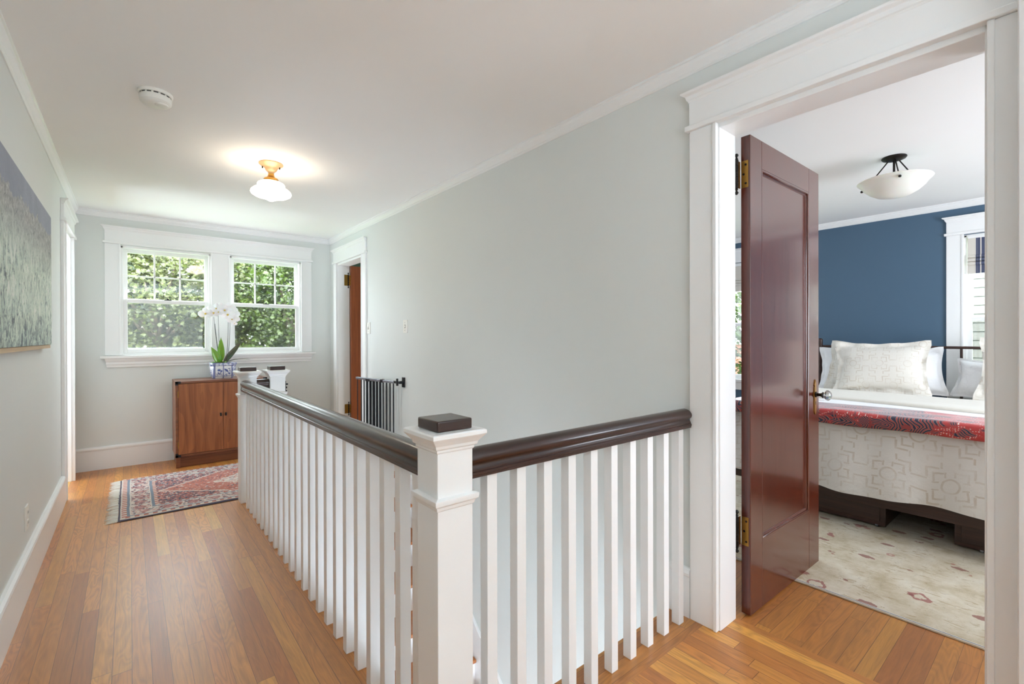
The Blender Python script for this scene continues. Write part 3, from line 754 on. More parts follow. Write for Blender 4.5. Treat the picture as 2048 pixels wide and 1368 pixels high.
LG = leafm('orchid_leaf', srgb(86, 150, 34), srgb(120, 178, 58)); LD = leafm('orchid_leaf_dark', srgb(40, 66, 46), srgb(68, 92, 70))
def leaf(p0, d, ln, wd, curl, mat, tip=.5, up=(0, 0, 1)):
    d = Vector(d).normalized(); u = Vector(up); s = d.cross(u).normalized(); nrm = s.cross(d).normalized(); mb = MB()
    def f(a, b):
        x = b*2-1; w = wd*(math.sin(PI*min(1, a**.75*.97+.06))**.75); c = Vector(p0)+d*ln*a+nrm*(-curl*ln*a*a)
        return c+s*x*w+nrm*(abs(x)**1.6)*w*.35
    mb.grid(14, 7, f); return build('leaf', mb, mat, r, smooth=80, solid=.0022)
B = Vector((PX, PY, PZ+.158))
leaf(B+Vector((-.03, -.01, 0)), (-.35, -.28, .85), .185, .036, .12, LG, up=(.2, -1, .1))
leaf(B+Vector((-.015, .0, .01)), (.0, -.05, 1), .255, .033, -.04, LG, up=(.1, -1, .0))
leaf(B+Vector((-.02, -.02, 0)), (-.75, -.3, .35), .10, .018, .5, LG)
leaf(B+Vector((.015, 0, .0)), (.52, .0, .72), .285, .027, .05, LD, up=(-.4, -1, .3))
leaf(B+Vector((.02, -.01, 0)), (.85, -.1, .42), .22, .018, .35, LD)
leaf(B+Vector((.0, -.02, 0)), (.1, -.6, .35), .09, .022, .5, LG)
STEMM = NT('dark_orchid_stem').set(srgb(58, 60, 58), .5)
PET = NT('white_petal'); PET.set(srgb(248, 247, 248), .5, Subsurface_Weight=.15); PET = PET.m
YEL = NT('flower_centre').set(srgb(206, 176, 70), .5)
stems = [((-.022, .0), (-.075, -.01, .47)), ((-.012, .01), (-.035, .0, .49)), ((-.02, -.01), (-.062, .01, .40)), ((.030, 0), (.052, -.005, .44)), ((.042, .01), (.070, .0, .425))]
for (bx, by), (tx, ty, tz) in stems:
    p0 = B+Vector((bx, by, -.01)); p3 = Vector((PX+tx, PY+ty, PZ+.16+tz)); pts = []
    for k in range(11):
        t = k/10; q = p0.lerp(p3, t); q.x += math.sin(PI*t)*(.008 if tx > 0 else -.004)*(1); pts.append(q)
    mb = MB(); mb.tube(pts, [.0030-.0012*k/10 for k in range(11)], 7); build('stem', mb, STEMM, r, smooth=80)
FSC = 1.32
FL = [(-.150, -.02, .545, 1.), (-.115, .02, .58, .9), (-.082, -.03, .555, .95), (-.055, 0, .60, 1.05), (-.02, .02, .615, 1.), (.015, -.03, .585, 1.), (.055, .0, .615, 1.05), (.080, .02, .585, 1.), (.040, -.04, .54, 1.1), (.095, -.02, .545, 1.), (.080, -.03, .495, .9), (.112, .0, .50, .75), (.105, -.01, .45, .45), (-.04, -.03, .565, .8)]
for fxx, fyy, fz, sc in FL:
    sc *= FSC; fz += .012
    c = Vector((PX+fxx, PY+fyy-.02, PZ+.16+fz-.06)); f = Vector((random.uniform(-.5, .1), -1, random.uniform(-.35, .1))).normalized()
    s = f.cross(Vector((0, 0, 1))).normalized(); u = s.cross(f).normalized(); mb = MB()
    def petal(ang, ln, wd, bend):
        d = s*math.cos(ang)+u*math.sin(ang); q = f.cross(d).normalized()
        def g(a, b):
            x = b*2-1; w = wd*math.sin(PI*min(.96, .08+a*.86))**.6
            return c+d*ln*a+q*x*w+f*(bend*math.sin(a*PI)*ln-.25*x*x*w)
        mb.grid(6, 5, g)
    for a_, l_, w_ in ((8, .048, .026), (172, .048, .026), (90, .042, .017), (215, .040, .016), (325, .040, .016)):
        petal(R(a_+random.uniform(-8, 8)), l_*sc, w_*sc, .12)
    fo = build('flower', mb, PET, r, smooth=80)
    mb = MB(); mb.lathe((c.x, c.y, c.z), [(0, -.014*sc), (.005*sc, -.012*sc), (.007*sc, -.004*sc), (.004*sc, .002)], 8, 'y'); build('flower_lip', mb, YEL, fo, smooth=60)

# hall rug
def rug_mat():
    n = NT('persian_runner'); p = n.xyz(n.coord()); x, y = p[0], p[1]       # origin at the rug's centre
    HX, HY = .93, .585
    wob = n.m_('MULTIPLY', n.m_('SUBTRACT', n.noise(n.comb(x, y, 0.), 7., 2.), .5), .012)
    dx = n.m_('ADD', n.m_('SUBTRACT', HX, n.m_('ABSOLUTE', x)), wob); dy = n.m_('ADD', n.m_('SUBTRACT', HY, n.m_('ABSOLUTE', y)), wob)
    e = n.m_('MINIMUM', dx, dy)                                     # distance from the edge
    al = n.m_('ADD', n.m_('MULTIPLY', n.m_('GREATER_THAN', dx, dy), x), n.m_('MULTIPLY', n.m_('LESS_THAN', dx, dy), y))
    zig = n.m_('ABSOLUTE', n.m_('SUBTRACT', n.m_('FRACT', n.m_('MULTIPLY', al, 20.)), .5))
    v = n.comb(x, y, 0.)
    cell = n.vor(v, 75., out='Color', rnd=.9); cx_ = n.new('ShaderNodeSeparateColor'); n.put(cx_.inputs[0], cell)
    NAVY, CREAM, TERRA, SLATE, PINK, RED = srgb(36, 34, 66), srgb(214, 200, 186), srgb(182, 92, 66), srgb(104, 122, 138), srgb(198, 138, 128), srgb(140, 48, 52)
    speck = n.ramp(cx_.outputs[0], [(0., NAVY), (.34, TERRA), (.55, RED), (.7, PINK), (.84, CREAM), (.93, NAVY)], 'CONSTANT')
    flor = n.ramp(cx_.outputs[1], [(0., CREAM), (.46, PINK), (.6, RED), (.72, NAVY), (.84, SLATE), (.9, CREAM)], 'CONSTANT')
    terr = n.ramp(cx_.outputs[2], [(0., TERRA), (.62, PINK), (.72, srgb(196, 110, 76)), (.86, NAVY), (.93, CREAM)], 'CONSTANT')
    med = n.ramp(cx_.outputs[0], [(0., CREAM), (.5, PINK), (.65, SLATE), (.75, CREAM), (.88, TERRA)], 'CONSTANT')
    # big flowers in the main border
    bb = n.m_('FRACT', n.m_('MULTIPLY', al, 7.)); bd = n.m_('ADD', n.m_('POWER', n.m_('DIVIDE', n.m_('SUBTRACT', bb, .5), 7.), 2.), n.m_('POWER', n.m_('SUBTRACT', e, .128), 2.))
    fl1 = n.m_('LESS_THAN', bd, .034**2)
    flor = n.mix(n.m_('MULTIPLY', fl1, .75), flor, n.mix(n.m_('LESS_THAN', bd, .017**2), RED, PINK))
    # field: hexagon-like terracotta medallion with cream outline
    t = n.m_('ADD', n.m_('DIVIDE', n.m_('ABSOLUTE', x), .68), n.m_('DIVIDE', n.m_('ABSOLUTE', y), .52))
    st = n.m_('MULTIPLY', n.m_('SUBTRACT', n.m_('FRACT', n.m_('MULTIPLY', x, 16.)), .5), .03)
    t = n.m_('ADD', t, st)
    field = n.mix(n.m_('LESS_THAN', t, 1.), speck, terr)
    field = n.mix(n.m_('COMPARE', t, 1., .022), field, CREAM)
    field = n.mix(n.m_('LESS_THAN', t, .45), field, med); field = n.mix(n.m_('COMPARE', t, .45, .02), field, CREAM)
    zc = n.mix(n.m_('GREATER_THAN', zig, .26), TERRA, CREAM)
    col = field
    for lo_, c_ in ((.228, zc), (.206, SLATE), (.198, CREAM), (.074, flor), (.066, CREAM), (.054, SLATE), (.024, zc), (.016, CREAM), (-.05, NAVY)):
        pass
    bands = [(.0, NAVY), (.014, CREAM), (.022, zc), (.050, SLATE), (.066, CREAM), (.074, flor), (.186, CREAM), (.192, SLATE), (.210, zc), (.232, field)]
    col = bands[0][1]
    for k, c_ in bands[1:]: col = n.mix(n.m_('GREATER_THAN', e, k), col, c_)
    fib = n.noise(v, 420., 2.)
    col = n.mix(n.m_('MULTIPLY', fib, .25), col, srgb(150, 120, 112))
    n.set(col, .95, Sheen_Weight=.2); n.bump(n.m_('ADD', fib, n.noise(v, 60., 2.)), .5, .003)
    return n.m
RX0, RX1, RY0, RY1 = -.075, 1.785, 4.075, 5.245
r = empty('runner_rug', ((RX0+RX1)/2, (RY0+RY1)/2, 0), 'red and navy patterned oriental rug with white fringe before the cabinet', 'rug')
mb = MB()
def rugf(u, v):
    x = RX0+(RX1-RX0)*u; y = RY0+(RY1-RY0)*v
    e = min(u*(RX1-RX0), (1-u)*(RX1-RX0), v*(RY1-RY0), (1-v)*(RY1-RY0))
    return (x+.006*math.sin(v*9), y+.004*math.sin(u*14), .004+.010*min(1, e/.012)**.5+.0015*math.sin(x*11)*math.sin(y*7))
mb.grid(90, 60, rugf)
o_ = build('pile', mb, rug_mat(), r, smooth=80)
FRM = NT('cream_fringe').set(srgb(226, 220, 208), .9)
mb = MB(); random.seed(2)
for sx, xe in ((-1, RX0), (1, RX1)):
    for k in range(150):
        y = RY0+(RY1-RY0)*(k+.5)/150; L = random.uniform(.045, .068); dy = random.uniform(-.014, .008); w = .0032
        z = random.uniform(.004, .009); b = [(xe-sx*.004, y-w, z), (xe-sx*.004, y+w, z), (xe+sx*L*.5, y+w+dy*.4, z*.8), (xe+sx*L, y+w*.4+dy, .002), (xe+sx*L, y-w*.4+dy, .002), (xe+sx*L*.5, y-w+dy*.4, z*.8)]
        mb.add(b, [(0, 1, 2, 5), (5, 2, 3, 4)])
tag(build('fringe', mb, FRM, r, solid=.0015), kind='stuff')

# ------------------------------------------------------------------ bedroom things
# cream rug
def crug_mat():
    n = NT('cream_oushak_rug'); p = n.xyz(n.pos()); x, y = p[0], p[1]; v = n.comb(x, y, 0.)
    sv = n.comb(n.m_('MULTIPLY', x, 2.2), y, 0.)
    k = n.noise(n.comb(n.m_('MULTIPLY', x, 60.), n.m_('MULTIPLY', y, 9.), 0.), 1., 4., .7)
    base_ = n.ramp(n.noise(v, 6., 5., .65), [(.32, srgb(172, 156, 124)), (.5, srgb(202, 190, 166)), (.68, srgb(218, 211, 194))])
    base_ = n.mix(n.m_('MULTIPLY', k, .35), base_, srgb(168, 148, 112))
    gold = n.m_('GREATER_THAN', n.noise(n.comb(n.m_('MULTIPLY', x, 26.), n.m_('MULTIPLY', y, 9.), 3.), 1., 5., .65, 1.), .60)
    base_ = n.mix(n.m_('MULTIPLY', gold, .55), base_, srgb(150, 124, 78))
    wv = n.mix(.02, v, n.noise(v, 9., 2., out=1))
    def motif(sc, r0, ring, col, b, seed):
        d = n.vor(n.new('ShaderNodeVectorMath', operation='ADD').outputs[0], 1.)
        return b
    vv = n.new('ShaderNodeVectorMath', operation='ADD'); n.put(vv.inputs[0], v); nz = n.noise(v, 22., 3., out=1)
    vs_ = n.new('ShaderNodeVectorMath', operation='SCALE'); n.put(vs_.inputs[0], nz); vs_.inputs['Scale'].default_value = .06; n.t.links.new(vs_.outputs[0], vv.inputs[1])
    W_ = vv.outputs[0]
    d1_ = n.vor(W_, 4.0, rnd=.75); c1_ = n.vor(W_, 4.0, out='Color', rnd=.75); s1 = n.new('ShaderNodeSeparateColor'); n.put(s1.inputs[0], c1_)
    big = n.m_('MULTIPLY', n.m_('COMPARE', d1_, .15, .03), n.m_('GREATER_THAN', s1.outputs[0], .45))
    solid = n.m_('MULTIPLY', n.m_('LESS_THAN', d1_, n.m_('MULTIPLY', s1.outputs[1], .16)), n.m_('LESS_THAN', s1.outputs[0], .45))
    d2_ = n.vor(n.comb(n.m_('MULTIPLY', x, 1.9), y, 0.), 5.6, rnd=.9); c2_ = n.vor(n.comb(n.m_('MULTIPLY', x, 1.9), y, 0.), 5.6, out='Color', rnd=.9); s2 = n.new('ShaderNodeSeparateColor'); n.put(s2.inputs[0], c2_)
    small = n.m_('MULTIPLY', n.m_('LESS_THAN', n.m_('ADD', d2_, n.m_('MULTIPLY', n.noise(v, 50., 2.), .2)), .33), n.m_('GREATER_THAN', s2.outputs[0], .30))
    d3_ = n.vor(n.comb(n.m_('ADD', x, 9.), n.m_('ADD', y, 4.), 0.), 9., rnd=.9); c3_ = n.vor(n.comb(n.m_('ADD', x, 9.), n.m_('ADD', y, 4.), 0.), 9., out='Color', rnd=.9); s3 = n.new('ShaderNodeSeparateColor'); n.put(s3.inputs[0], c3_)
    tiny = n.m_('MULTIPLY', n.m_('COMPARE', d3_, .13, .05), n.m_('GREATER_THAN', s3.outputs[0], .55))
    col = n.mix(n.m_('MULTIPLY', big, .8), base_, srgb(142, 58, 52)); col = n.mix(n.m_('MULTIPLY', solid, .8), col, srgb(150, 92, 78))
    col = n.mix(n.m_('MULTIPLY', small, .8), col, srgb(126, 58, 48)); col = n.mix(n.m_('MULTIPLY', tiny, .6), col, srgb(160, 60, 58))
    ln = n.m_('LESS_THAN', n.m_('ABSOLUTE', n.m_('SUBTRACT', n.noise(v, 8., 3., .5, 1.5), .5)), .008)
    col = n.mix(n.m_('MULTIPLY', ln, .18), col, srgb(120, 104, 84))
    col = n.mix(n.m_('LESS_THAN', x, 2.597), col, srgb(222, 216, 200)); col = n.mix(n.m_('COMPARE', x, 2.590, .0035), col, srgb(110, 112, 120))
    n.set(col, .95, Sheen_Weight=.15); n.bump(n.m_('ADD', k, n.noise(v, 300., 2.)), .5, .004)
    return n.m
mb = MB(); mb.box(2.583, 5.55, -1.35, 2.62, .0, .010)
tag(build('area_rug', mb, crug_mat(), bevel=.003), 'cream oriental rug with small red flowers under the bed', 'rug')

# bed
BX0, BX1, BY0, BY1, BZ = 3.60, 5.53, -.205, 1.715, .70
r = empty('bed', ((BX0+BX1)/2, .755, .01), 'wide walnut bed with spindle headboard and storage base', 'bed')
mb = MB(); mb.box(BX0+.04, BX0+.065, BY0, BY1, .158, .30); mb.box(BX0+.065, BX1, BY0, BY0+.025, .158, .30); mb.box(BX0+.065, BX1, BY1-.025, BY1, .158, .30); mb.box(BX0+.06, BX1, BY0+.02, BY1-.02, .20, .23)
build('side_rails', mb, BEDW, r, bevel=.003)
for a, b in ((.78, 1.66), (-.19, .462)):
    mb = MB(); mb.box(3.70, 5.45, a, b, .022, .20); s = build('storage_drawer', mb, BEDW, r, bevel=.003)
    mb = MB(); mb.box(3.692, 3.702, a+.03, b-.03, .05, .178); build('drawer_front', mb, BEDW, s, bevel=.002)
    for y in (a+.04, b-.12):
        mb = MB(); mb.cyl((3.712, y, .0235), (3.712, y+.015, .0235), .013, n=14); build('caster', mb, STEEL, s, smooth=40)
mb = MB(); mb.box(BX0+.03, BX1, BY0+.02, BY1-.02, .24, BZ-.025); build('mattress', mb, NT('mattress_ticking').set(srgb(225, 222, 216), .8), r, bevel=.04, bseg=4, smooth=60)
hb = empty('headboard', (0, 0, 0)); hb.parent = r; hb.location = Vector((5.6, .755, .01))-Vector(r.location)
for y in (BY0-.012, BY1+.012):
    mb = MB(); mb.cyl((5.6, y, .012), (5.6, y, 1.205), .022, n=14); mb.lathe((5.6, y, 1.205), [(.022, 0), (.018, .006), (.008, .011), (0, .012)], 14); build('post', mb, BEDW, hb, smooth=50)
mb = MB(); mb.cyl((5.6, BY0, 1.134), (5.6, BY1, 1.134), .0125, n=12); build('top_rail', mb, BEDW, hb, smooth=50)
mb = MB(); mb.cyl((5.6, BY0, .55), (5.6, BY1, .55), .0125, n=12); build('lower_rail', mb, BEDW, hb, smooth=50)
for k in range(8):
    y = BY0+(BY1-BY0)*(k+1)/9+.006
    mb = MB(); mb.cyl((5.6, y, .55), (5.6, y, 1.13), .010, n=10); build('spindle', mb, BEDW, hb, smooth=50)

def jacq(name, lt, dk, sc, axes):
    n = NT(name); p = n.xyz(n.coord()); a, b = p[axes[0]], p[min(2, axes[1])]
    if axes[1] == 3: b = n.m_('ADD', p[2], n.m_('MULTIPLY', p[0], .9))
    w = n.noise(n.coord(), 14., 2.)
    a = n.m_('ADD', n.m_('MULTIPLY', a, sc), n.m_('MULTIPLY', w, .06)); b = n.m_('ADD', n.m_('MULTIPLY', b, sc), n.m_('MULTIPLY', w, .05))
    row = n.m_('FLOOR', b); a = n.m_('ADD', a, n.m_('MULTIPLY', row, .5))
    fa = n.m_('SUBTRACT', n.m_('FRACT', a), .5); fb_ = n.m_('SUBTRACT', n.m_('FRACT', b), .5)
    aa, ab = n.m_('ABSOLUTE', fa), n.m_('ABSOLUTE', fb_)
    rad = n.m_('SQRT', n.m_('ADD', n.m_('MULTIPLY', fa, fa), n.m_('MULTIPLY', fb_, fb_)))
    c1 = n.m_('COMPARE', rad, .14, .018)
    sq = n.m_('MAXIMUM', aa, ab); c2 = n.m_('MULTIPLY', n.m_('COMPARE', sq, .27, .018), n.m_('GREATER_THAN', n.m_('MINIMUM', aa, ab), .10))
    c3 = n.m_('MULTIPLY', n.m_('COMPARE', sq, .37, .020), n.m_('GREATER_THAN', n.m_('MINIMUM', aa, ab), .17))
    c4 = n.m_('MULTIPLY', n.m_('COMPARE', n.m_('MINIMUM', aa, ab), .14, .018), n.m_('GREATER_THAN', sq, .37))
    c5 = n.m_('MULTIPLY', n.m_('COMPARE', n.m_('MINIMUM', aa, ab), .08, .015), n.m_('MULTIPLY', n.m_('GREATER_THAN', sq, .18), n.m_('LESS_THAN', sq, .30)))
    f = n.m_('MAXIMUM', n.m_('MAXIMUM', c1, c2), n.m_('MAXIMUM', n.m_('MAXIMUM', c3, c4), c5))
    f = n.m_('MULTIPLY', f, n.ramp(n.noise(n.coord(), 9., 3.), [(.38, .15), (.62, .75)]))
    n.set(n.mix(f, lt, dk), .85, Sheen_Weight=.25)
    n.bump(n.m_('ADD', n.m_('MULTIPLY', n.noise(n.coord(), 16., 4., .6), 1.), n.m_('MULTIPLY', f, .08)), .35, .02)
    return n.m
JD = jacq('patterned_bedspread', srgb(230, 225, 219), srgb(204, 190, 174), 3.6, (1, 3))
JP = jacq('patterned_sham', srgb(224, 219, 210), srgb(202, 190, 174), 5.2, (1, 2))
LINEN = NT('white_cotton'); LINEN.set(srgb(240, 240, 242), .8, Sheen_Weight=.2); LINEN.bump(LINEN.noise(LINEN.coord(), 14., 5., .6), .4, .02); LINEN = LINEN.m
BEIGE = NT('beige_blanket'); BEIGE.set(srgb(222, 216, 204), .85, Sheen_Weight=.25); BEIGE.bump(BEIGE.noise(BEIGE.coord(), 9., 4.), .3, .02); BEIGE = BEIGE.m

# bedspread: rings running round the mattress, falling into soft folds
def rrect(x0, x1, y0, y1, rad, n):
    """n points round a rounded rectangle with outward normals"""
    segs = []; w, h = x1-x0-2*rad, y1-y0-2*rad; L = [w, PI/2*rad, h, PI/2*rad]*2; T = sum(L); out = []
    cs = [(x1-rad, y0+rad, -90), (x1-rad, y1-rad, 0), (x0+rad, y1-rad, 90), (x0+rad, y0+rad, 180)]
    for k in range(n):
        s = T*k/n; i = 0
        while s > L[i]: s -= L[i]; i += 1
        e = i//2
        if i % 2 == 0:
            d = [(1, 0), (0, 1), (-1, 0), (0, -1)][e]; st = [(x0+rad, y0), (x1, y0+rad), (x1-rad, y1), (x0, y1-rad)][e]
            out.append((st[0]+d[0]*s, st[1]+d[1]*s, d[1], -d[0], T*k/n))
        else:
            cx, cy, a0 = cs[e]; a = R(a0)+s/rad
            out.append((cx+rad*math.cos(a), cy+rad*math.sin(a), math.cos(a), math.sin(a), T*k/n))
    return out
def bedtop(x): return -.042*min(1, max(0, (x-3.75)/.75))
def spread():
    mb = MB(); N = 300; zt = .735
    P = rrect(BX0, BX1, BY0-.015, BY1+.015, .10, N)
    lv = [(-.55, 0), (-.3, .002), (-.14, .002), (-.07, .0), (-.04, -.004), (-.015, -.014), (.0, -.034), (.008, -.07), (.012, -.14), (.018, -.22), (.024, -.30), (.028, -.38), (.030, -.44), (.030, -.505)]
    vs = []
    for q, (off, dz) in enumerate(lv):
        for x, y, nx, ny, s in P:
            t = max(0, -dz)/.5
            o = off+t*(.022*math.sin(s*9.)+.014*math.sin(s*21+1)+.010*math.sin(s*4.3+2)) if dz < -.03 else off
            z = zt+dz+.012*t*math.sin(s*3.1+1)+(t > .95)*.018*math.sin(s*5.7)
            if dz > -.01: z += .006*math.sin(x*9+y*4)*math.sin(y*7)
            cx, cy = (BX0+BX1)/2, (BY0+BY1)/2
            if off < -.1:
                k = -off/.98; px, py = x+(cx-x)*k*1.0, y+(cy-y)*k
            else: px, py = x+nx*o, y+ny*o
            vs.append((px, py, z+bedtop(px)*(1 if dz > -.12 else max(0, 1-(-dz-.12)/.2))))
    fs = [(j*N+i, j*N+(i+1) % N, (j+1)*N+(i+1) % N, (j+1)*N+i) for j in range(len(lv)-1) for i in range(N)]
    fs.append(tuple(range(N))); mb.add(vs, fs)
    return mb
tag(build('bedspread', spread(), JD, smooth=80), 'pale bedspread with beige lattice pattern hanging over the foot of the bed', 'bedspread')

def quilt_mat():
    n = NT('red_paisley_quilt'); p = n.xyz(n.coord()); a = p[1]; b = n.m_('SUBTRACT', p[0], n.m_('MULTIPLY', p[2], 1.4)); v = n.comb(a, b, 0.)
    red = n.mix(n.noise(v, 30., 3.), srgb(176, 40, 44), srgb(206, 66, 60))
    wv = n.new('ShaderNodeVectorMath', operation='ADD'); nz = n.new('ShaderNodeVectorMath', operation='SCALE'); n.put(nz.inputs[0], n.noise(v, 5., 2., out=1)); nz.inputs['Scale'].default_value = .22
    n.put(wv.inputs[0], v); n.t.links.new(nz.outputs[0], wv.inputs[1]); w_ = wv.outputs[0]
    mask = n.ramp(n.noise(w_, 4.6, 3., .5, .6), [(.46, 0.), (.49, 1.)])
    q = n.xyz(w_)
    fea = n.m_('SINE', n.m_('ADD', n.m_('MULTIPLY', q[0], 330.), n.m_('MULTIPLY', n.m_('ABSOLUTE', n.m_('SUBTRACT', n.m_('FRACT', n.m_('MULTIPLY', q[1], 5.)), .5)), 50.)))
    inner = n.ramp(n.m_('MULTIPLY', n.m_('ADD', fea, 1.), .5), [(.25, srgb(34, 32, 62)), (.5, srgb(64, 60, 84)), (.66, srgb(186, 166, 140)), (.84, srgb(170, 46, 48))])
    dots = n.m_('MULTIPLY', n.m_('LESS_THAN', n.vor(v, 85., rnd=.3), .30), n.m_('COMPARE', n.noise(w_, 4.6, 3., .5, .6), .445, .014))
    inner2 = n.mix(n.m_('GREATER_THAN', n.noise(w_, 18., 3.), .60), inner, srgb(150, 60, 60))
    col = n.mix(mask, red, inner2); col = n.mix(dots, col, srgb(226, 210, 200))
    n.set(col, .42, Sheen_Weight=.3, Coat_Weight=.15, Coat_Roughness=.35); n.bump(n.noise(n.coord(), 16., 4., .6), .3, .015); return n.m
def drape(u0, r_=.035):
    """arc-length u along a cloth lying flat then falling; u<0 hangs. returns (in, dz)"""
    if u0 >= r_: return u0, 0.
    a = (r_-u0)/(r_*PI/2)
    if a <= 1: return r_-r_*math.sin(a*PI/2), -r_*(1-math.cos(a*PI/2))
    return 0., -r_-(a-1)*r_*PI/2
def throw():
    mb = MB(); zt = .752; Wd = BY1-BY0+.09; y0 = BY0-.045
    def f(u, v):
        Lt = .60+.26*u+.03*math.sin(u*7); a = -.075+(Lt+.075)*v; b = -.30+(Wd+.6)*u
        ix, dz1 = drape(a, .03)
        if b < Wd/2: iy, dz2 = drape(b); y = y0+iy
        else: iy, dz2 = drape(Wd-b); y = y0+Wd-iy
        z = zt+dz1+dz2*.98+.005*math.sin(a*20+b*3)*math.sin(b*9)
        return (BX0-.052+ix-.004*math.sin(b*8)*(a < 0), y, z+bedtop(BX0+ix))
    mb.grid(150, 44, f); return mb
tag(build('throw_quilt', throw(), quilt_mat(), smooth=80, solid=.012), 'red paisley quilt folded across the foot of the bed', 'quilt')

def slab(x0, x1, y0, y1, z0, th, amp, seed, skew=0.):
    random.seed(seed); ph = [random.uniform(0, 6) for _ in range(4)]; mb = MB()
    def f(u, v):
        y = y0+(y1-y0)*u; xx0 = x0+skew*(1-u)+.02*math.sin(y*5+ph[0])
        t = v*2*PI; c, s = math.cos(t), math.sin(t); cc = math.copysign(abs(c)**.25, c); ss = math.copysign(abs(s)**.6, s)
        x = (xx0+x1)/2+cc*(x1-xx0)/2; z = z0+bedtop(x)+th/2+ss*th/2+amp*math.sin(y*4+ph[1])*(.5+.5*ss)+amp*.7*math.sin(x*11+y*3+ph[2])*(.5+.5*ss)
        return (x, y, z)
    mb.grid(60, 49, f); return mb
tag(build('folded_blanket', slab(4.52, 5.15, BY0-.01, BY1+.01, .745, .040, .006, 3, -.28), BEIGE, smooth=80), 'thick beige blanket turned down in front of the pillows', 'blanket')
tag(build('white_sheet', slab(4.14, 4.75, BY0+.0, BY1-.0, .738, .016, .004, 5, -.10), LINEN, smooth=80), 'white sheet showing between red quilt and beige blanket', 'sheet')

def pillow(name, cy, cx, zb, w, h, t, lean, yaw, roll, mat, label, flange=.0, seed=0, grp=None):
    """standing pillow: w along y, h up, t thick; base at zb"""
    random.seed(seed); ph = [random.uniform(0, 6.28) for _ in range(8)]; mb = MB(); N = 40
    def prof(u, v, sgn):
        x, y = u*2-1, v*2-1
        iw = w/2; ih = h/2; fl = flange
        ux = x*(iw+fl); uy = y*(ih+fl)
        ex = min(1, abs(ux)/iw); ey = min(1, abs(uy)/ih)
        pinch = 1-.07*(1-ex*ex) if True else 1
        puff = max(0, (1-ex**3.2))**.55*max(0, (1-ey**3.2))**.55
        th = t/2*puff
        wr = .004*math.sin(uy*60+ph[5]+2*math.sin(ux*20))*(ex**5)+.006*math.sin(uy*38+ph[0]+3*math.sin(ux*9))*(ex**3)+.005*math.sin(ux*34+ph[1])*(ey**4)+.007*math.sin(ux*8+ph[2])*math.sin(uy*9+ph[3])
        # sides draw in between the corners
        ux *= 1-.10*(1-ey*ey)*ex; uy *= 1-.09*(1-ex*ex)*ey
        if abs(x)*(iw+fl) > iw or abs(y)*(ih+fl) > ih: wr += .007*math.sin((ux+uy)*30+ph[4])
        return Vector((sgn*(th+.002)+wr*(.4 if puff < .02 else 1)*sgn*(1 if puff > .02 else 0)+(wr*.9 if puff <= .02 else 0), ux, uy+ih+fl))
    for sgn in (-1, 1):
        mb.grid(N, N, lambda u, v: prof(u, v, sgn))
    # stitch the rim
    per = [i for i in range(N)]+[j*N+N-1 for j in range(1, N)]+[(N-1)*N+i for i in range(N-2, -1, -1)]+[j*N for j in range(N-2, 0, -1)]
    K = N*N; mb.fa += [(per[i], per[(i+1) % len(per)], K+per[(i+1) % len(per)], K+per[i]) for i in range(len(per))]; mb.mi += [0]*len(per)
    o = build(name, mb, mat, smooth=80, base=(0, 0, 0))
    o.location = (cx, cy, zb); o.rotation_euler = Euler((roll, lean, yaw), 'XYZ')
    return tag(o, label, 'pillow', grp)
GP = 'pillows leaning on the headboard'
pillow('pillow', 1.40, 5.42, .700, .54, .38, .15, R(13), R(-6), R(-3), LINEN, 'white pillow at the left end of the headboard', .035, 1, GP)
pillow('pillow', .975, 5.37, .700, .48, .37, .16, R(13), R(6), R(-5), LINEN, 'white pillow just right of the large patterned pillow', .03, 2, GP)
pillow('pillow', .41, 5.40, .700, .58, .30, .18, R(16), R(-10), R(4), LINEN, 'white pillow in front of the right bedroom window', .02, 3, GP)
pillow('patterned_pillow', 1.135, 5.17, .700, .62, .43, .17, R(17), R(5), R(-1.5), JP, 'large cream patterned pillow in front of the white pillows', .04, 4, GP)
pillow('patterned_pillow', 1.33, 5.31, .700, .50, .42, .12, R(14), R(-4), R(3), JP, 'patterned pillow peeking out behind the large one', .04, 5, GP)
pillow('patterned_pillow', .19, 5.15, .700, .60, .43, .16, R(17), R(0), R(3), JP, 'patterned pillow cut off by the right door casing', .05, 6, GP)

# roman shades
def shade_mat():
    n = NT('striped_linen_shade'); p = n.xyz(n.coord()); y = n.m_('ABSOLUTE', p[1])
    f = None
    for c, w in ((.316, .006), (.302, .010), (.276, .012), (.247, .012), (.221, .010), (.205, .005)):
        k = n.m_('COMPARE', y, c, w*.85); f = k if f is None else n.m_('MAXIMUM', f, k)
    n.set(n.mix(f, srgb(214, 208, 198), srgb(74, 80, 104)), .9)
    n.bump(n.noise(n.coord(), 220., 2.), .2, .002)
    n.put(n.p.inputs['Transmission Weight'], 0.); return n.m
SM = shade_mat()
for w, lb in ((W1, 'striped linen roman shade on the window right of the bed'), (W2, 'striped linen roman shade on the window left of the bed')):
    yc = (w[0]+w[1])/2; r = empty('roman_shade', (5.735, yc, 1.78), lb, 'window shade', 'striped roman shades in the bedroom')
    mb = MB(); a, b = w[0]+.024, w[1]-.024
    pr = [(0, 2.108), (.0, 1.95), (.012, 1.942), (.016, 1.928), (.002, 1.925), (.016, 1.912), (.020, 1.895), (.004, 1.893), (.020, 1.880), (.024, 1.862), (.006, 1.860), (.008, 1.80), (.010, 1.785)]
    mb.grid(2, len(pr), lambda u, v: (5.738-pr[round(v*(len(pr)-1))][0], a+(b-a)*u, pr[round(v*(len(pr)-1))][1]))
    build('fabric', mb, SM, r, solid=.003)
    mb = MB(); mb.box(5.728, 5.76, a, b, 2.096, 2.118); build('head_rail', mb, WHITE, r)

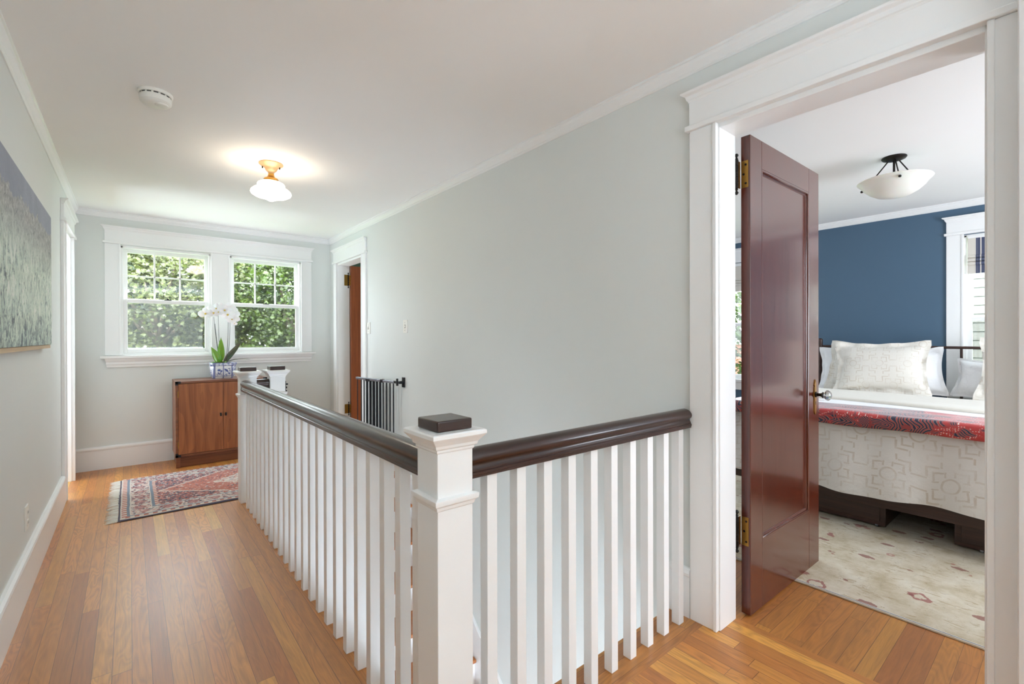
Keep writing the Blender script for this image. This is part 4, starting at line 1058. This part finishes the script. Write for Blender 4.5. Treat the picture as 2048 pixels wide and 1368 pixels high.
# bedroom bowl light
c = (3.977, .793, H); r = empty('bowl_ceiling_light', c, 'unlit frosted glass bowl light on dark rods over the bed', 'ceiling light')
mb = MB(); mb.lathe(c, [(0, 0), (.067, 0), (.069, -.005), (.063, -.014), (.040, -.022), (.016, -.026), (0, -.026)], 36); build('canopy', mb, BRONZE, r, smooth=50)
mb = MB()
n = NT('frosted_glass'); n.set(srgb(236, 234, 226), .35, Subsurface_Weight=.2); FG = n.m
mb.lathe(c, [(.200, -.152), (.203, -.156), (.200, -.161), (.194, -.163), (.190, -.171), (.183, -.175), (.165, -.202), (.134, -.232), (.092, -.257), (.046, -.270), (0, -.274)], 48)
mb.lathe(c, [(.200, -.152), (.190, -.158), (.160, -.196), (.115, -.234), (.054, -.260), (0, -.264)], 48); mb.fa = [f for f in mb.fa if len(f) < 10]; mb.mi = [0]*len(mb.fa)
build('glass_bowl', mb, FG, r, smooth=60)
for k in range(3):
    t = R(200+120*k); mb = MB(); mb.tube([(c[0]+.034*math.cos(t), c[1]+.034*math.sin(t), H-.02), (c[0]+.176*math.cos(t), c[1]+.176*math.sin(t), H-.178)], .0040, 8); rd = build('rod', mb, BRONZE, r, smooth=60)
    mb = MB(); mb.lathe((c[0]+.190*math.cos(t), c[1]+.190*math.sin(t), H-.182), [(0, -.009), (.007, -.006), (.009, 0), (.007, .006), (0, .009)], 10); build('knob', mb, BRONZE, rd, smooth=60)
mb = MB(); mb.cyl((c[0], c[1], H-.02), (c[0], c[1], H-.19), .007, n=10); build('centre_rod', mb, BRONZE, r, smooth=60)

# ------------------------------------------------------------------ outdoors
GZ = -3.3
n = NT('lawn'); n.set(n.mix(n.noise(n.pos(), 3., 4.), srgb(70, 104, 44), srgb(112, 140, 66)), .95)
mb = MB(); mb.box(-30, 40, -30, 50, GZ-.3, GZ); o = build('lawn', mb, n.m); tag(o, 'green lawn around the house', 'lawn', kind='structure')
def foliage_mat(name, c):
    c = tuple(q*.20 for q in c)
    n = NT(name); v = n.coord(); k = n.white(n.new('ShaderNodeNewGeometry').outputs['Random Per Island']) if False else n.new('ShaderNodeNewGeometry').outputs['Random Per Island']
    col = n.ramp(k, [(0., tuple(x*.62 for x in c)), (.55, c), (1., tuple(min(1, x*1.45) for x in c))])
    big = n.noise(v, 1.6, 3.); col = n.mix(n.m_('MULTIPLY', big, .35), col, tuple(min(1, x*y) for x, y in zip(c, (1.6, 1.35, 1.1))))
    n.n.remove(n.p); d = n.new('ShaderNodeBsdfDiffuse'); t = n.new('ShaderNodeBsdfTranslucent'); g = n.new('ShaderNodeBsdfGlossy'); g.inputs['Roughness'].default_value = .35
    mx = n.new('ShaderNodeMixShader'); mx.inputs[0].default_value = .35; m2 = n.new('ShaderNodeMixShader'); m2.inputs[0].default_value = .06
    n.t.links.new(col, d.inputs[0]); n.t.links.new(col, t.inputs[0])
    n.t.links.new(d.outputs[0], mx.inputs[1]); n.t.links.new(t.outputs[0], mx.inputs[2]); n.t.links.new(mx.outputs[0], m2.inputs[1]); n.t.links.new(g.outputs[0], m2.inputs[2])
    n.t.links.new(m2.outputs[0], n.out.inputs[0]); return n.m
FM = [foliage_mat('leaves_green', srgb(132, 170, 56)), foliage_mat('leaves_pale', srgb(174, 192, 104)), foliage_mat('leaves_deep', srgb(84, 128, 52))]
BARK = wood('bark', srgb(70, 60, 50), srgb(116, 104, 90), 2, .9)
LEAFP = [(0, -.5), (.22, -.38), (.5, -.1), (.24, .02), (.34, .30), (.10, .22), (0, .5), (-.10, .22), (-.34, .30), (-.24, .02), (-.5, -.1), (-.22, -.38)]
def tree(x, y, h, rad, mat, label, seed, nl=3600, size=.16, zc=None, sq=(1, 1, 1), trunk_h=None):
    random.seed(seed); root = empty('leafy_tree', (x, y, GZ), label, 'tree', 'trees outside the windows')
    top = GZ+h; zc = zc if zc is not None else top-rad
    mb = MB(); mb.tube([(x, y, GZ), (x+.1, y, GZ+h*.35), (x-.05, y+.1, zc)], [.22, .16, .08], 10)
    for k in range(7):
        a = random.uniform(0, 2*PI); e = random.uniform(.2, 1.); q = Vector((math.cos(a)*e*rad*sq[0]*.8, math.sin(a)*e*rad*sq[1]*.8, random.uniform(-.3, .7)*rad))
        p0 = Vector((x, y, zc-rad*.5)); mb.tube([p0, p0.lerp(Vector((x, y, zc))+q, .5)+Vector((0, 0, .2)), Vector((x, y, zc))+q], [.06, .04, .015], 6)
    build('trunk', mb, BARK, root, smooth=60)
    mb = MB(); clumps = []
    for k in range(110):
        v = Vector((random.gauss(0, 1), random.gauss(0, 1), random.gauss(0, 1))).normalized()*random.uniform(.45, 1.)
        clumps.append(Vector((x+v.x*rad*sq[0], y+v.y*rad*sq[1], zc+v.z*rad*sq[2])))
    for k in range(nl):
        c = random.choice(clumps); s = rad*.24
        v = Vector((random.gauss(0, 1), random.gauss(0, 1), random.gauss(0, 1)*.6)); p = c+v*s*.55
        nrm = (Vector((random.uniform(-1, 1), random.uniform(-1.3, .5), random.uniform(.1, 1.4)))).normalized()
        u = nrm.orthogonal().normalized(); w = nrm.cross(u); a = random.uniform(0, 6.28); cu, su = math.cos(a), math.sin(a)
        u, w = u*cu+w*su, w*cu-u*su; sz = size*random.uniform(.6, 1.25)
        mb.add([p+u*lx*sz+w*ly*sz-nrm*abs(lx)*sz*.35 for lx, ly in LEAFP], [tuple(range(12))])
    tag(build('foliage', mb, mat, root), kind='stuff')
    return root
tree(-2.6, 14.2, 7.4, 2.5, FM[2], 'broad tree outside on the far left of the hall windows', 11, 4200, .16, zc=1.4)
tree(.45, 13.0, 7.0, 1.9, FM[1], 'pale leafy tree filling the left hall window', 12, 13000, .095, zc=1.9, sq=(1.05, .8, 1.2))
tree(3.15, 12.6, 7.0, 1.75, FM[0], 'bright green tree filling the right hall window', 13, 13000, .095, zc=1.9, sq=(1.05, .8, 1.25))
tree(6.1, 14.0, 7.4, 2.3, FM[0], 'tree outside to the right of the hall windows', 14, 4200, .16, zc=1.4)
tree(1.55, 16.2, 7.6, 2.6, FM[2], 'dark tree behind the pale and bright trees outside the hall', 15, 11000, .17, zc=2.2, sq=(1.15, .6, 1.05))
tree(-.9, 17.0, 7.6, 2.5, FM[2], 'dark tree farthest back outside the left hall window', 16, 8000, .18, zc=2.2, sq=(1.15, .6, 1.05))
tree(4.5, 16.6, 7.6, 2.6, FM[2], 'dark tree farthest back outside the right hall window', 17, 8000, .18, zc=2.2, sq=(1.15, .6, 1.05))
tree(12.2, 5.2, 7.4, 1.9, FM[0], 'green tree outside the bedroom window left of the bed', 19, 3600, .15, zc=1.6)

# clapboard house beyond the right bedroom window
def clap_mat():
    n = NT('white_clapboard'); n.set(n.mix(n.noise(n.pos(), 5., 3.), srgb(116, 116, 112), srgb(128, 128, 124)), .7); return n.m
r = empty('neighbour_house', (9.4, -.9, GZ), 'white clapboard neighbour house seen through the right bedroom window', 'house')
mb = MB(); z = GZ
while z < 3.4:
    vs = [(8.6, y, zz) for y in (-5, 1.6) for zz in (z,)]; xo, xi = 8.580, 8.59
    mb.add([(xo, -5, z), (xo, 1.6, z), (xi, 1.6, z+.125), (xi, -5, z+.125), (8.6, 1.6, z), (8.6, -5, z)], [(0, 1, 2, 3), (0, 5, 4, 1)]); z += .115
mb.box(8.59, 10.6, -5, 1.6, GZ, 3.4)
build('wall', mb, clap_mat(), r)
mb = MB(); mb.sweep([(-3.6, 0), (0, 1.6), (3.6, 0), (3.6, .12), (0, 1.75), (-3.6, .12)], (8.2, -1.7, 3.4), (10.9, -1.7, 3.4), (0, 1, 0), (0, 0, 1)); build('roof', mb, NT('grey_shingle').set(srgb(96, 96, 98), .9), r)
mb = MB(); mb.box(8.54, 8.60, 1.52, 1.64, GZ, 3.4); build('corner_board', mb, WHITE, r)
# brick building behind the left bedroom window
n = NT('red_brick'); b_ = n.new('ShaderNodeTexBrick'); n.put(b_.inputs['Vector'], n.comb(n.xyz(n.pos())[1], n.xyz(n.pos())[2], 0.)); n.put(b_.inputs['Color1'], (*srgb(150, 72, 58), 1)); n.put(b_.inputs['Color2'], (*srgb(172, 92, 74), 1)); n.put(b_.inputs['Mortar'], (*srgb(180, 170, 160), 1)); b_.inputs['Scale'].default_value = 4.
n.set(b_.outputs[0], .9)
r = empty('brick_building', (24, 10.5, GZ), 'red brick building glimpsed far off past the door hinges', 'building')
mb = MB(); mb.box(22, 26, 5, 16, GZ, 0.9); build('wall', mb, n.m, r)
mb = MB(); mb.box(21.8, 26.2, 4.8, 16.2, .9, 1.1); build('cornice', mb, WHITE, r)
for y in (7, 9.2, 10.6, 12, 14):
    mb = MB(); mb.box(21.94, 22.02, y-.3, y+.3, -1.6, -.2); f_ = build('window', mb, WHITE, r)
    mb = MB(); mb.box(21.92, 21.95, y-.22, y+.22, -1.52, -.28); build('pane', mb, GREYP, f_)
